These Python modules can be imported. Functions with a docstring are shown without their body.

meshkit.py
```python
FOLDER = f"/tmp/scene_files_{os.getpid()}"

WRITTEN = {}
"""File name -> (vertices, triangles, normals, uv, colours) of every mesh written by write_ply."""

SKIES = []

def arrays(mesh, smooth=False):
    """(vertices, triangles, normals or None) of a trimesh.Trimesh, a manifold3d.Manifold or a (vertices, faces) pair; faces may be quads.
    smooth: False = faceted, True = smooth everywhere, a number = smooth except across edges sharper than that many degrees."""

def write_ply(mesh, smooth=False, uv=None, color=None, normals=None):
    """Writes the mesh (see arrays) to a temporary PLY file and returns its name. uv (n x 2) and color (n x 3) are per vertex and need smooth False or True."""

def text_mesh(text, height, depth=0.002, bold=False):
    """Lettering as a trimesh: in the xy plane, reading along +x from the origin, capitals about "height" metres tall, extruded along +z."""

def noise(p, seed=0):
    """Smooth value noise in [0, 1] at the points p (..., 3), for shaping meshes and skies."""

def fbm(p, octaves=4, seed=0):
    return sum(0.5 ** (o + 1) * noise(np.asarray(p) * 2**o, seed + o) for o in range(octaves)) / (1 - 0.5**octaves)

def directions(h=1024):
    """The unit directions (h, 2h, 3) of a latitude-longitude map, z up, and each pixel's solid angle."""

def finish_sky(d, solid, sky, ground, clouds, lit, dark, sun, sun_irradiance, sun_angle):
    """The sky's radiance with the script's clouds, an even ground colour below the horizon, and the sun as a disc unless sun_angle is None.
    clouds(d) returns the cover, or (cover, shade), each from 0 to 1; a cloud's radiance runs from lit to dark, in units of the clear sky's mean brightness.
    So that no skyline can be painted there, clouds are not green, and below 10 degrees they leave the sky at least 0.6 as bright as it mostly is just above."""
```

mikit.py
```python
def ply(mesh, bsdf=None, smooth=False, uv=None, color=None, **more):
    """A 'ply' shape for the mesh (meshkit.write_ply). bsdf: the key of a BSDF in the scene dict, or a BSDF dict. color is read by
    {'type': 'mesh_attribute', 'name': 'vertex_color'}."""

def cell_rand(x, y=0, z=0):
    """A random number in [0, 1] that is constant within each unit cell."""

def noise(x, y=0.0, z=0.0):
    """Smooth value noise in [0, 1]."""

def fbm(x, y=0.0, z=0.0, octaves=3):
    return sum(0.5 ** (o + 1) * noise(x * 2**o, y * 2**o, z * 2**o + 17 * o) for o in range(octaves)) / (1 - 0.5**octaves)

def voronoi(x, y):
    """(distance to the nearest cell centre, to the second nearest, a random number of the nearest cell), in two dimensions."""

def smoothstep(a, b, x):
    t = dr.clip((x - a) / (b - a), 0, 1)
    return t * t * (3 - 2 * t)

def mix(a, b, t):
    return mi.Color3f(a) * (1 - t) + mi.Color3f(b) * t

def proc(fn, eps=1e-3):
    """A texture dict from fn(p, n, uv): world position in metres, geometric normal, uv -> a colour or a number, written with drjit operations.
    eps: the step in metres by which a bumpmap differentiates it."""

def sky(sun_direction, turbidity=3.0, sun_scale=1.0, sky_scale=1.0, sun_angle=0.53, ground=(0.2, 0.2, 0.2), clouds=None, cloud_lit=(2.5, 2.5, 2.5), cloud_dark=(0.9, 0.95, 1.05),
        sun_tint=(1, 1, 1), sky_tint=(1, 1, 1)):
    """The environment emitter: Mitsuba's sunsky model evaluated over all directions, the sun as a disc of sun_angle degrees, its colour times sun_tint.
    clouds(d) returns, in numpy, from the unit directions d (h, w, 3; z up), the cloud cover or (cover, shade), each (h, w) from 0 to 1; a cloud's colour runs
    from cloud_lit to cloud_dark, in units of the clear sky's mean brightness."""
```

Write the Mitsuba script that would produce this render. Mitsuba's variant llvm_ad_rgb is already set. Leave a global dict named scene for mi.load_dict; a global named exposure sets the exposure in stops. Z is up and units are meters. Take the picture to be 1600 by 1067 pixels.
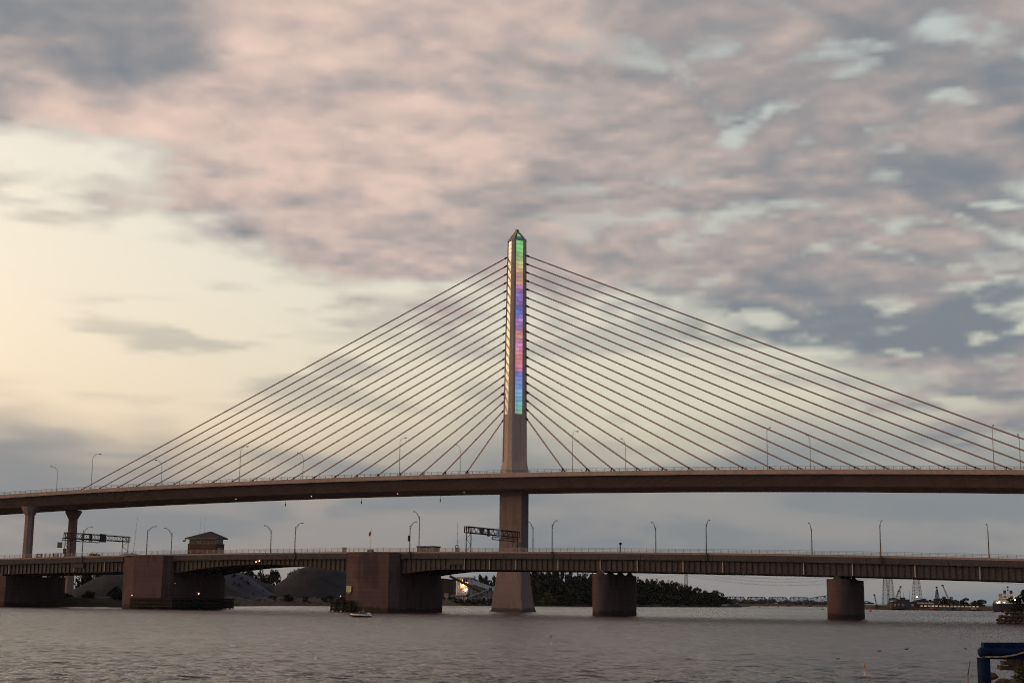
import math, random
import numpy as np, trimesh, drjit as dr, mitsuba as mi
import mikit, meshkit
from meshkit import fbm as nfbm, noise as nnoise
T = mi.ScalarTransform4f
scene, labels = {}, {}
FOLDO, RENTO = 399.97, 345.97

# ------------------------------------------------------------------ camera
EYE = 3.35                                     # metres above the river
PITCH = math.atan((938 - 533.5) / 2222.0)
ROLL = math.radians(0.67)
cp, sp, cr, sr = math.cos(PITCH), math.sin(PITCH), math.cos(ROLL), math.sin(ROLL)
fwd = (0.0, cp, sp)
up0 = np.array([0, -sp, cp])
upv = up0 * cr - np.array([1.0, 0, 0]) * sr
scene['haze_air'] = {'type': 'homogeneous', 'albedo': {'type': 'rgb', 'value': [0.95, 0.95, 0.95]}, 'sigma_t': 1.5e-5}
scene['camera'] = {'type': 'perspective', 'fov': 2 * math.degrees(math.atan(800 / 2222.0)), 'fov_axis': 'x',
                   'near_clip': 0.5, 'far_clip': 20000.0,
                   'medium': {'type': 'ref', 'id': 'haze_air'},
                   'to_world': T().look_at(origin=[0, 0, EYE], target=[fwd[0], fwd[1], EYE + fwd[2]], up=[float(v) for v in upv])}

# ------------------------------------------------------------------ sky
exposure = 4.05


def sstep(a, b, x):
    t = np.clip((x - a) / (b - a), 0, 1)
    return t * t * (3 - 2 * t)


def clouds(d):
    """A high ripple-bellied deck that ends in a ragged edge over the sunset side, thin streaks below it and a low grey bank on the horizon."""
    az = np.degrees(np.arctan2(d[..., 0], d[..., 1]))
    el = np.degrees(np.arcsin(np.clip(d[..., 2], 0, 1)))
    daz = np.abs((az + 72 + 180) % 360 - 180)                 # degrees away from the sunset
    k = 1.0 / (d[..., 2] + 0.20)
    q = np.stack([d[..., 0] * k, d[..., 1] * k, np.zeros_like(k)], -1)           # the deck seen in perspective

    def plane(sx, sy, o, octaves, seed, bend=0.0):
        return nfbm(q * np.array([sx, sy, 1.0]) + np.array([o, 1.7 * o, o]) + bend, octaves, seed)

    warp = np.stack([plane(4.0, 5.0, 1.3, 3, 5) - 0.5, plane(4.0, 5.0, 6.3, 3, 6) - 0.5, 0 * az], -1)
    big = plane(1.5, 2.0, 3.1, 3, 11)
    mid = plane(4.5, 7.0, 7.7, 5, 23, warp * 0.9)
    rip = plane(13.0, 19.0, 9.2, 5, 31, warp * 2.0)
    fine = plane(30.0, 42.0, 15.2, 4, 37, warp * 4.0)
    # flat streaks and wisps, seen edge on towards the horizon
    s = np.stack([az * 0.13, el * 0.80, 0 * az], -1)
    sw = np.stack([nfbm(s * 0.8 + 4.0, 3, 61) - 0.5, nfbm(s * 0.8 + 14.0, 3, 62) - 0.5, 0 * az], -1)
    st = nfbm(s + sw * np.array([1.6, 1.0, 0]) + 40, 5, 71)
    s2 = nfbm(s * np.array([1.7, 1.3, 1]) + sw * 1.8 + 70, 5, 73)
    # the lower edge of the deck falls away from the sunset
    edge = np.interp(daz, [0, 30, 52, 60, 66, 72, 77, 80, 83, 86, 90, 100, 180], [24, 21.5, 16.8, 14.8, 13.0, 12.8, 12.0, 10.8, 9.2, 7.4, 5.8, 5.2, 4.0])
    deck = sstep(-1.5, 1.9, el - edge + (big - 0.5) * 3.0 + (mid - 0.5) * 6.5 + (s2 - 0.5) * 5.0 + (rip - 0.5) * 4.0)
    # where it is thin it opens, in slanting rents away from the sun
    rent = plane(11.0, 17.0, RENTO, 5, 47, warp * 3.0)
    deck = deck * (1 - 0.78 * sstep(0.545, 0.83, rent + 0.34 * (fine - 0.5) + 0.45 * (rip - 0.5)) * sstep(66, 84, daz) * sstep(118, 98, daz))
    fringe = sstep(0.0, 0.5, deck) * sstep(1.0, 0.5, deck)
    streak = 0.40 * sstep(0.55, 0.72, st)
    bank_top = 7.2 + 10.0 * sstep(28, 12, daz) - 1.2 * sstep(52, 76, daz) + (nfbm(np.stack([az * 0.09, az * 0 + 3, az * 0], -1), 4, 83) - 0.5) * 5.5
    bank = sstep(1.6, -2.2, el - bank_top + (st - 0.5) * 4.0) * (0.91 + 0.06 * sstep(28, 12, daz) - 0.09 * sstep(0.30, 0.75, s2))
    low = 1 - (1 - streak) * (1 - bank)
    cover = 1 - (1 - deck) * (1 - low)
    # peach where the deck still catches the sun, slate away from it and in its thick folds
    fold = sstep(0.50, 0.72, plane(2.3, 3.6, FOLDO, 4, 91, warp * 0.9 + np.array([0.17, 0.16, 0])))
    shade = 0.31 + 0.60 * sstep(60, 88, daz) + 0.25 * sstep(92, 135, daz) + 1.00 * (rip - 0.5) + 0.65 * (fine - 0.5) + 0.75 * (mid - 0.5) + 0.4 * (big - 0.5) + 0.72 * fold + 0.30 * sstep(30, 62, el) + 0.35 * sstep(66, 105, daz) * sstep(22, 36, el) - 0.20 * fringe
    shade = 0.5 + 0.55 * np.tanh((shade - 0.5) * 1.5)                # soft shoulders: no flat patches
    shade = deck * shade + (1 - deck) * (1.0 - 0.08 * sstep(0.42, 0.66, s2) * sstep(6, 3, el))
    return cover, np.clip(shade, 0, 1)


sun_az, sun_el = math.radians(-88.0), math.radians(5.5)
scene['sky_light'] = mikit.sky((math.sin(sun_az) * math.cos(sun_el), math.cos(sun_az) * math.cos(sun_el), math.sin(sun_el)), turbidity=8.0,
                               sun_scale=0.0, sun_angle=8.0, sky_scale=1.0, clouds=clouds, cloud_lit=(1.42, 1.04, 0.86), cloud_dark=(0.318, 0.360, 0.402),
                               sky_tint=(0.985, 0.94, 0.925), ground=(0.08, 0.075, 0.07))
# ---- END HEAD
# ------------------------------------------------------------------ helpers
rng = np.random.default_rng(7)
used = {}


def numbered(base):
    n = used.get(base, -1) + 1
    used[base] = n
    return base if n == 0 else f'{base}_{n:03d}'


def tag(key, label, category=None, group=None, kind=None):
    e = labels.setdefault(key, {})
    e['label'] = label
    if category:
        e['category'] = category
    if group:
        e['group'] = group
    if kind:
        e['kind'] = kind
    return key


def thing(name, label, category, group=None, kind=None):
    return tag(numbered(name), label, category, group, kind)


class MB:
    """Collects triangles of one mesh."""

    def __init__(self):
        self.v, self.f, self.n = [], [], 0

    def add(self, v, f):
        f = np.asarray(f)
        if f.shape[1] == 4:
            f = np.vstack([f[:, [0, 1, 2]], f[:, [0, 2, 3]]])
        self.v.append(np.asarray(v, float))
        self.f.append(f + self.n)
        self.n += len(v)
        return self

    def mesh(self, m):
        return self.add(np.array(m.vertices), np.array(m.faces))

    def box(self, lo, hi):
        lo, hi = np.minimum(lo, hi), np.maximum(lo, hi)
        v = np.array([[x, y, z] for x in (lo[0], hi[0]) for y in (lo[1], hi[1]) for z in (lo[2], hi[2])])
        return self.add(v, [[0, 1, 3, 2], [4, 6, 7, 5], [0, 4, 5, 1], [2, 3, 7, 6], [0, 2, 6, 4], [1, 5, 7, 3]])

    def hexa(self, v8):
        """lower ring of four, upper ring of four (both anticlockwise from above)"""
        return self.add(v8, [[3, 2, 1, 0], [4, 5, 6, 7], [0, 1, 5, 4], [1, 2, 6, 5], [2, 3, 7, 6], [3, 0, 4, 7]])

    def loft(self, rings, cap=True):
        rings = [np.asarray(r, float) for r in rings]
        k = len(rings[0])
        v = np.vstack(rings)
        f = [[i * k + j, i * k + (j + 1) % k, (i + 1) * k + (j + 1) % k, (i + 1) * k + j] for i in range(len(rings) - 1) for j in range(k)]
        self.add(v, f)
        if cap:
            for r, flip in ((rings[0], True), (rings[-1], False)):
                c = r.mean(0)
                t = [[j, (j + 1) % k, k] for j in range(k)]
                self.add(np.vstack([r, c]), [x[::-1] for x in t] if flip else t)
        return self

    def tube(self, pts, r, sides=6):
        p = np.asarray(pts, float)
        r = np.broadcast_to(r, len(p))
        t = np.gradient(p, axis=0)
        t /= np.linalg.norm(t, axis=1, keepdims=True)
        ref = np.array([0, 0, 1.0]) if abs(t[:, 2]).mean() < 0.85 else np.array([1.0, 0, 0])
        a = np.cross(t, ref)
        a /= np.linalg.norm(a, axis=1, keepdims=True)
        b = np.cross(t, a)
        an = np.arange(sides) * 2 * np.pi / sides
        return self.loft([p[i] + r[i] * (np.cos(an)[:, None] * a[i] + np.sin(an)[:, None] * -b[i]) for i in range(len(p))])

    def bar(self, p0, p1, w, h=None):
        """a square bar from p0 to p1"""
        if np.linalg.norm(np.subtract(p1, p0)) < 1e-6:
            return self
        return self.tube([p0, p1], (w if h is None else h) * 0.7071, 4)

    def poly(self, ring, z0, z1):
        ring = np.asarray(ring, float)
        from shapely.geometry import Polygon
        m = trimesh.creation.extrude_polygon(Polygon(ring), z1 - z0, engine='earcut')
        m.apply_translation([0, 0, z0])
        return self.mesh(m)

    def out(self):
        return trimesh.Trimesh(np.vstack(self.v), np.vstack(self.f), process=False)


def put(parent, name, mb, mat, to_world=None, smooth=False, **more):
    key = numbered(parent + '__' + name if parent else name)
    m = mb.out() if isinstance(mb, MB) else mb
    if to_world is not None:
        more['to_world'] = to_world
    scene[key] = mikit.ply(m, mat, smooth=smooth, **more) if not isinstance(m, dict) else {**m, 'bsdf': {'type': 'ref', 'id': mat}, **more}
    return key


def frame(o, deg):
    """local x along a bridge, y across it away from the near bank"""
    return T().translate([o[0], o[1], 0]).rotate([0, 0, 1], -deg)


def lamp_light(rgb, weight=0.25):
    return {'type': 'area', 'radiance': {'type': 'rgb', 'value': [float(c) for c in rgb]}, 'sampling_weight': float(weight)}


# ------------------------------------------------------------------ materials
def mat(key, rgb, rough=0.8, spec=0.3, metallic=0.0, two=True, bump=None, **more):
    col = {'type': 'rgb', 'value': list(rgb)} if not callable(rgb) else mikit.proc(rgb)
    b = {'type': 'principled', 'base_color': col, 'roughness': rough, 'specular': spec, 'metallic': metallic, **more}
    if bump:
        b = {'type': 'bumpmap', 'arbitrary': mikit.proc(bump[0], bump[2] if len(bump) > 2 else 0.02), 'scale': bump[1], 'bsdf': b}
    scene[key] = {'type': 'twosided', 'bsdf': b} if two else b


def concrete(base, stain, lift=3.0, tide=False, segment=None):
    def fn(p, n, uv):
        blot = mikit.fbm(p.x * 0.22 + p.y * 0.2, p.y * 0.05, p.z * 0.22, 4)
        run = mikit.noise(p.x * 1.7 + p.y * 1.1, 0.0, p.z * 0.10)
        fine = mikit.noise(p.x * 3.0, p.y * 3.0, p.z * 3.0)
        k = 0.62 + 0.42 * blot + 0.22 * run + 0.12 * fine
        z = p.z / lift
        dz = dr.abs(z - dr.round(z)) * lift
        k = k * dr.select(dz < 0.05, 0.80, 1.0)
        if segment:                                  # cast segments: each its own tone, a dark joint between
            o, deg, step = segment
            q = ((p.x - o[0]) * math.cos(math.radians(deg)) - (p.y - o[1]) * math.sin(math.radians(deg))) / step
            k = k * (0.92 + 0.15 * mikit.cell_rand(q)) * dr.select(dr.abs(q - dr.round(q)) * step < 0.09, 0.80, 1.0)
        if tide:                                     # ragged dark tide mark and pale scum line
            h = p.z - 0.55 - 0.9 * mikit.fbm(p.x * 0.8, p.y * 0.8, 2.0, 3)
            k = k * (0.42 + 0.58 * mikit.smoothstep(-0.15, 0.35, h))
        c = mikit.mix(base, stain, mikit.smoothstep(0.50, 0.72, blot * 0.6 + run * 0.4))
        return c * k
    return fn


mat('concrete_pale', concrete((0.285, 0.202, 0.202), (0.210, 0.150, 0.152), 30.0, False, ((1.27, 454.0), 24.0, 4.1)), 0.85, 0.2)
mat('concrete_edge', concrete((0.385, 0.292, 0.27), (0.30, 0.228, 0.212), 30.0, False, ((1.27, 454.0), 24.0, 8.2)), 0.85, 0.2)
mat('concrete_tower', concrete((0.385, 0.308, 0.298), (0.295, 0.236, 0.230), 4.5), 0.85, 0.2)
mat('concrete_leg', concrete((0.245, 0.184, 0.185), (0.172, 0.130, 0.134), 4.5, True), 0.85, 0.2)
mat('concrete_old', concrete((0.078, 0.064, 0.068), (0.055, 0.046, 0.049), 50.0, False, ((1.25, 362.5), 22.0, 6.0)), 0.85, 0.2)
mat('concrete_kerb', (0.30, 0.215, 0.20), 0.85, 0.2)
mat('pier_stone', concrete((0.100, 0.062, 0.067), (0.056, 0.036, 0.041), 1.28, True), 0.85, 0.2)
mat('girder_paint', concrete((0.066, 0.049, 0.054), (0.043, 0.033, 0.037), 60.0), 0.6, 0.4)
mat('dark_steel', (0.022, 0.018, 0.019), 0.55, 0.4)
mat('pole_steel', (0.075, 0.062, 0.062), 0.45, 0.5)
mat('pole_pale', (0.30, 0.28, 0.27), 0.45, 0.5)
mat('cable_sheath', (0.32, 0.215, 0.195), 0.34, 0.5, 0.25)
mat('galvanised', (0.42, 0.33, 0.29), 0.5, 0.5)
mat('black_paint', (0.018, 0.018, 0.020), 0.5, 0.4)
mat('signal_black', (0.014, 0.014, 0.015), 0.5, 0.4)
mat('asphalt', (0.05, 0.048, 0.046), 0.9, 0.2)
mat('timber_dark', (0.012, 0.010, 0.010), 0.9, 0.2)
mat('timber_grey', (0.045, 0.037, 0.035), 0.9, 0.2)
mat('sign_white', (0.62, 0.62, 0.62), 0.5, 0.4)
mat('sign_green', (0.34, 0.42, 0.30), 0.5, 0.4)
mat('sign_deep_green', (0.05, 0.16, 0.09), 0.5, 0.4)
mat('sign_teal', (0.03, 0.09, 0.10), 0.5, 0.4)
mat('brown_paint', (0.055, 0.034, 0.035), 0.6, 0.3)
mat('brick_red', concrete((0.085, 0.044, 0.040), (0.065, 0.034, 0.033), 60.0), 0.9, 0.2)
mat('roof_dark', (0.036, 0.030, 0.037), 0.8, 0.2)
mat('trim_tan', (0.17, 0.125, 0.10), 0.7, 0.3)
mat('window_dark', (0.02, 0.022, 0.025), 0.08, 0.6)
mat('glass_mirror', (0.86, 0.80, 0.72), 0.12, 0.5, 0.9)
mat('glass_lit', (0.05, 0.05, 0.05), 0.12, 0.6)
mat('bulb', (0.3, 0.3, 0.3), 0.4, 0.4)
mat('red_paint', (0.36, 0.05, 0.035), 0.5, 0.4)
mat('orange_paint', (0.60, 0.17, 0.03), 0.5, 0.4)
mat('white_paint', (0.72, 0.70, 0.67), 0.4, 0.5)
mat('grey_box', (0.165, 0.135, 0.130), 0.7, 0.3)
BLUE = (lambda p, n, uv: mikit.mix((0.002, 0.010, 0.052), (0.0014, 0.005, 0.024), mikit.smoothstep(0.42, 0.62, mikit.fbm(p.x * 9, p.y * 9, p.z * 9, 4))))
mat('blue_paint', BLUE, 0.65, 0.15)
mat('rope_fibre', (0.26, 0.225, 0.165), 0.9, 0.2)
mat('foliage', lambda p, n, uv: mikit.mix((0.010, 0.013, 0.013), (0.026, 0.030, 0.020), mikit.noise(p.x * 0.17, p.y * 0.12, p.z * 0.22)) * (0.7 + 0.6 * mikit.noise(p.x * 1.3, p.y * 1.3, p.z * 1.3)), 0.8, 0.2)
mat('foliage_olive', (0.055, 0.055, 0.022), 0.8, 0.2)
mat('bark', (0.05, 0.04, 0.033), 0.9, 0.2)
COAL = lambda p, n, uv: mikit.mix((0.006, 0.0055, 0.009), (0.019, 0.017, 0.025), mikit.fbm(p.x * 0.25 + p.z * 0.5, p.y * 0.25, p.z * 0.12, 4))
mat('coal', COAL, 0.75, 0.3,
    bump=(lambda p, n, uv: mikit.fbm(p.x * 0.7, p.y * 0.7, p.z * 0.7, 3), 0.9, 0.1))
mat('coal_grey', lambda p, n, uv: COAL(p, n, uv) * 3.8, 0.8, 0.2)
mat('earth', lambda p, n, uv: mikit.mix((0.060, 0.046, 0.036), (0.035, 0.036, 0.020), mikit.smoothstep(0.4, 0.6, mikit.fbm(p.x * 0.15, p.y * 0.15, p.z * 0.3, 4))), 0.95, 0.1)
mat('rock', lambda p, n, uv: mikit.mix((0.155, 0.120, 0.100), (0.070, 0.054, 0.046), mikit.fbm(p.x * 1.9, p.y * 1.9, p.z * 1.9, 4)), 0.9, 0.2)
mat('rock_wet', lambda p, n, uv: mikit.mix((0.085, 0.064, 0.052), (0.028, 0.022, 0.019), mikit.fbm(p.x * 1.9, p.y * 1.9, p.z * 1.9, 4)), 0.9, 0.2)
mat('rock_dark', lambda p, n, uv: mikit.mix((0.085, 0.058, 0.048), (0.030, 0.022, 0.019), mikit.fbm(p.x * 14, p.y * 14, p.z * 14, 4)), 0.9, 0.2)
mat('metal_tan', (0.30, 0.235, 0.20), 0.6, 0.4)
mat('metal_blue_grey', (0.14, 0.16, 0.22), 0.5, 0.4)
mat('metal_white', (0.52, 0.49, 0.48), 0.6, 0.4)
mat('far_steel', (0.030, 0.032, 0.046), 0.7, 0.3)
mat('tower_steel', (0.07, 0.07, 0.08), 0.6, 0.4)
mat('navy_hull', (0.035, 0.037, 0.060), 0.5, 0.4)
mat('hull_maroon', (0.070, 0.018, 0.022), 0.3, 0.5)
mat('skin', (0.35, 0.22, 0.16), 0.6, 0.3)
mat('cloth_blue', (0.13, 0.15, 0.22), 0.9, 0.1)
mat('feather_white', (0.72, 0.70, 0.67), 0.8, 0.2)
mat('feather_grey', (0.13, 0.12, 0.13), 0.8, 0.2)
mat('feather_dark', (0.028, 0.024, 0.024), 0.7, 0.3)


def wave(p, n, uv):
    gust = 0.55 + 0.9 * mikit.noise(p.x * 0.022, p.y * 0.010, 3.0)
    w = 0.100 * mikit.noise(p.x * 0.55 + p.y * 0.12, p.y * 0.70)
    w = w + 0.050 * mikit.noise(p.x * 1.50 - p.y * 0.30, p.y * 1.70, 7.0)
    w = w + 0.028 * mikit.noise(p.x * 3.60 + p.y * 0.60, p.y * 3.50, 13.0)
    w = w + 0.012 * mikit.noise(p.x * 8.00, p.y * 7.00, 23.0)
    return w * gust


def silt(p, n, uv):
    a = mikit.noise(p.x * 2.3, p.y * 0.62, 5.0)
    b = mikit.noise(p.x * 0.62 + 0.8 * a, p.y * 0.13, 9.0)
    c = mikit.fbm(p.x * 0.09, p.y * 0.022, 1.0, 3)
    return mikit.mix((0.004, 0.002, 0.002), (0.066, 0.027, 0.030), 0.45 * mikit.smoothstep(0.25, 0.8, a) + 0.35 * mikit.smoothstep(0.3, 0.75, b) + 0.25 * (c - 0.3))


mat('river_water', silt, 0.20, 0.25, two=True, bump=(wave, 2.1, 0.03))

# ------------------------------------------------------------------ setting: water and banks
from shapely.geometry import Polygon, LineString, Point
import shapely

Y_NEAR, Y_FAR, SPREAD = 30.0, 430.0, 0.56
outer = Polygon([(-3500, -300), (3500, -300), (3500, 5500), (-3500, 5500)], [[(-SPREAD * Y_NEAR, Y_NEAR), (SPREAD * Y_NEAR, Y_NEAR), (SPREAD * Y_FAR, Y_FAR), (-SPREAD * Y_FAR, Y_FAR)]])
pv, pf = trimesh.creation.triangulate_polygon(outer, engine='earcut')
pv = np.column_stack([pv, np.zeros(len(pv))])
# the nearer water is a finer sheet with its chop as real geometry
yy = np.exp(np.linspace(math.log(Y_NEAR), math.log(Y_FAR), 760))
uu = np.linspace(-SPREAD, SPREAD, 900)
gy, gx = np.meshgrid(yy, uu, indexing='ij')
gx = gx * gy
wr_ = np.random.default_rng(23)
hz = np.zeros_like(gx)
gust = 0.45 + 1.1 * nfbm(np.stack([gx * 0.030, gy * 0.012, 0 * gx], -1), 3, 51)
for i in range(46):
    lam = 0.55 * 1.075 ** i                     # 0.55 m to 14 m
    th = math.radians(wr_.normal(205, 38))       # the wind comes over the far bank
    kx, ky = 2 * math.pi / lam * math.sin(th), 2 * math.pi / lam * math.cos(th)
    keep = np.clip((lam / np.maximum(gy * 0.0053, 0.02) - 2.2) / 2.5, 0, 1)      # only what the sheet can carry
    wob = 2.6 * nnoise(np.stack([gx / (lam * 5), gy / (lam * 5), 0 * gx + i], -1), i)
    hz += keep * 0.0185 * lam ** 0.60 * math.exp(-(lam / 2.0) ** 2) * np.sin(kx * gx + ky * gy + wr_.uniform(0, 6.28) + wob * 2.2)
hz *= gust
fade = np.minimum(1, (SPREAD - np.abs(gx / gy)) / 0.02) * np.clip((Y_FAR - gy) / 40, 0, 1) * np.clip((gy - Y_NEAR) / 2, 0, 1)
hz *= fade
gi = np.arange(gx.size).reshape(gx.shape)
fq = np.stack([gi[:-1, :-1], gi[:-1, 1:], gi[1:, 1:], gi[1:, :-1]], -1).reshape(-1, 4)
w = MB().add(np.stack([gx.ravel(), gy.ravel(), hz.ravel()], -1), fq).add(pv, pf)
put('', 'river', w, 'river_water', smooth=True)
tag('river', 'wide brown rippled river between the near bank and the bridges', kind='structure')

LEFT = Polygon([(-1500, 380), (-420, 392), (-220, 415), (-150, 432), (-112, 448), (-108, 520), (-98, 635), (-62, 770), (-30, 897), (8, 960), (60, 1000), (95, 1085), (142, 1178),
                (200, 1262), (215, 1330), (250, 1500), (300, 1800), (330, 1980), (420, 2090), (640, 2100), (640, 3300), (-1500, 3300)])
RIGHT = Polygon([(262, 1064), (300, 1046), (345, 1030), (420, 990), (600, 900), (1500, 700), (1500, 3300), (641, 3300), (641, 2099), (560, 2060), (470, 1960), (400, 1700), (320, 1320), (272, 1120)])
for nm, pg, lab in (('left_bank', LEFT, 'dark earth bank behind the bridges, running back into the distance'), ('right_bank', RIGHT, 'low wharf ground on the far right side of the river')):
    x0, y0, x1, y1 = pg.bounds
    x0, x1, y1 = max(x0, -520), min(x1, 900), min(y1, 2900)
    xs, ys = np.arange(x0 - 10, x1 + 10, 7.0), np.concatenate([np.arange(y0 - 10, 1300, 7.0), np.arange(1300, y1, 24.0)])
    gx, gy = np.meshgrid(xs, ys)
    pts = shapely.points(gx.ravel(), gy.ravel())
    sd = shapely.distance(shapely.boundary(pg), pts) * np.where(shapely.contains(pg, pts), 1, -1)
    q = np.stack([gx.ravel() * 0.05, gy.ravel() * 0.05, 0 * sd], -1)
    z = np.clip(sd * 0.42, -2.2, 2.6) + np.where(sd > 4, (nfbm(q, 4, 3) - 0.4) * 1.6, 0) + np.clip((sd - 200) * 0.01, 0, 3)
    gi = np.arange(gx.size).reshape(gx.shape)
    fq = np.stack([gi[:-1, :-1], gi[:-1, 1:], gi[1:, 1:], gi[1:, :-1]], -1).reshape(-1, 4)
    fq = fq[(z[fq] > -2.1).any(1)]
    m = trimesh.Trimesh(np.stack([gx.ravel(), gy.ravel(), z], -1), np.vstack([fq[:, [0, 1, 2]], fq[:, [0, 2, 3]]]), process=False)
    m.remove_unreferenced_vertices()
    put('', nm, m, 'earth', smooth=True)
    tag(nm, lab, kind='structure')

# ------------------------------------------------------------------ the cable-stayed bridge
SKY = frame((1.27, 454.0), 24.0)
BR = thing('cable_stayed_bridge', 'tall pale concrete cable stayed bridge with one glass striped pylon and two fans of cables', 'bridge')


def sz(s):
    """height of the parapet top along the bridge"""
    s = np.asarray(s, float)
    return 41.74 - 0.0043 * s - 9.66e-5 * s * s


def sweep(mb, section, stations, prof):
    return mb.loft([[(s, t, float(prof(s)) + dz) for t, dz in section] for s in stations])


ST = np.arange(-330, 331, 15.0)
deck = MB()
sweep(deck, [(-18.0, -1.30), (-15.6, -1.72), (-11.2, -4.25), (11.2, -4.25), (15.6, -1.72), (18.0, -1.30), (18.0, -1.05), (-18.0, -1.05)], ST, sz)
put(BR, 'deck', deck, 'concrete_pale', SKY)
for sgn, nm in ((-1, 'near'), (1, 'far')):
    b = MB()
    sec = [(-18.5, -1.32), (-18.02, -1.32), (-18.02, -0.98), (-18.18, 0.0), (-18.5, 0.0)]
    sweep(b, [(t * (-sgn), dz) for t, dz in (sec[::-1] if sgn > 0 else sec)], ST, sz)
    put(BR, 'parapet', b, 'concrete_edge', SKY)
    r = MB()
    for k in np.arange(-330, 330, 2.4):
        z = float(sz(k))
        r.box((k - 0.05, sgn * 18.3 - 0.05, z), (k + 0.05, sgn * 18.3 + 0.05, z + 0.85))
    for h in (0.45, 0.85):
        r.tube([(k, sgn * 18.3, float(sz(k)) + h) for k in ST], 0.045, 4)
    tag(put(BR, 'railing', r, 'pole_steel', SKY), 'thin railing of posts and two rails along the parapet', kind='stuff')
# median upstand that carries the stays
b = MB()
sweep(b, [(-1.5, -1.05), (1.5, -1.05), (1.0, -0.2), (-1.0, -0.2)], ST, sz)
put(BR, 'median', b, 'concrete_pale', SKY)


def octagon(z, a, wf, margin=0.0, depth=0.0, left=1.0):
    c = [(a, -wf / 2), (a, wf / 2), (wf / 2, a), (-wf / 2, a), (-a, wf / 2), (-a, -wf / 2), (-wf / 2, -a), (wf / 2, -a)]
    ring = []
    for i in range(8):
        p, q = np.array(c[i]), np.array(c[(i + 1) % 8])
        ring.append(p)
        if i % 2 == 1:                      # the four glazed faces
            e = (q - p) / np.linalg.norm(q - p)
            nn = np.array([e[1], -e[0]])
            mg_ = margin * (left if i == 5 else 1.0)
            ring += [p + e * mg_, p + e * mg_ - nn * depth, q - e * mg_ - nn * depth, q - e * mg_]
    return np.array([(x, y, z) for x, y in ring])


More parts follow.
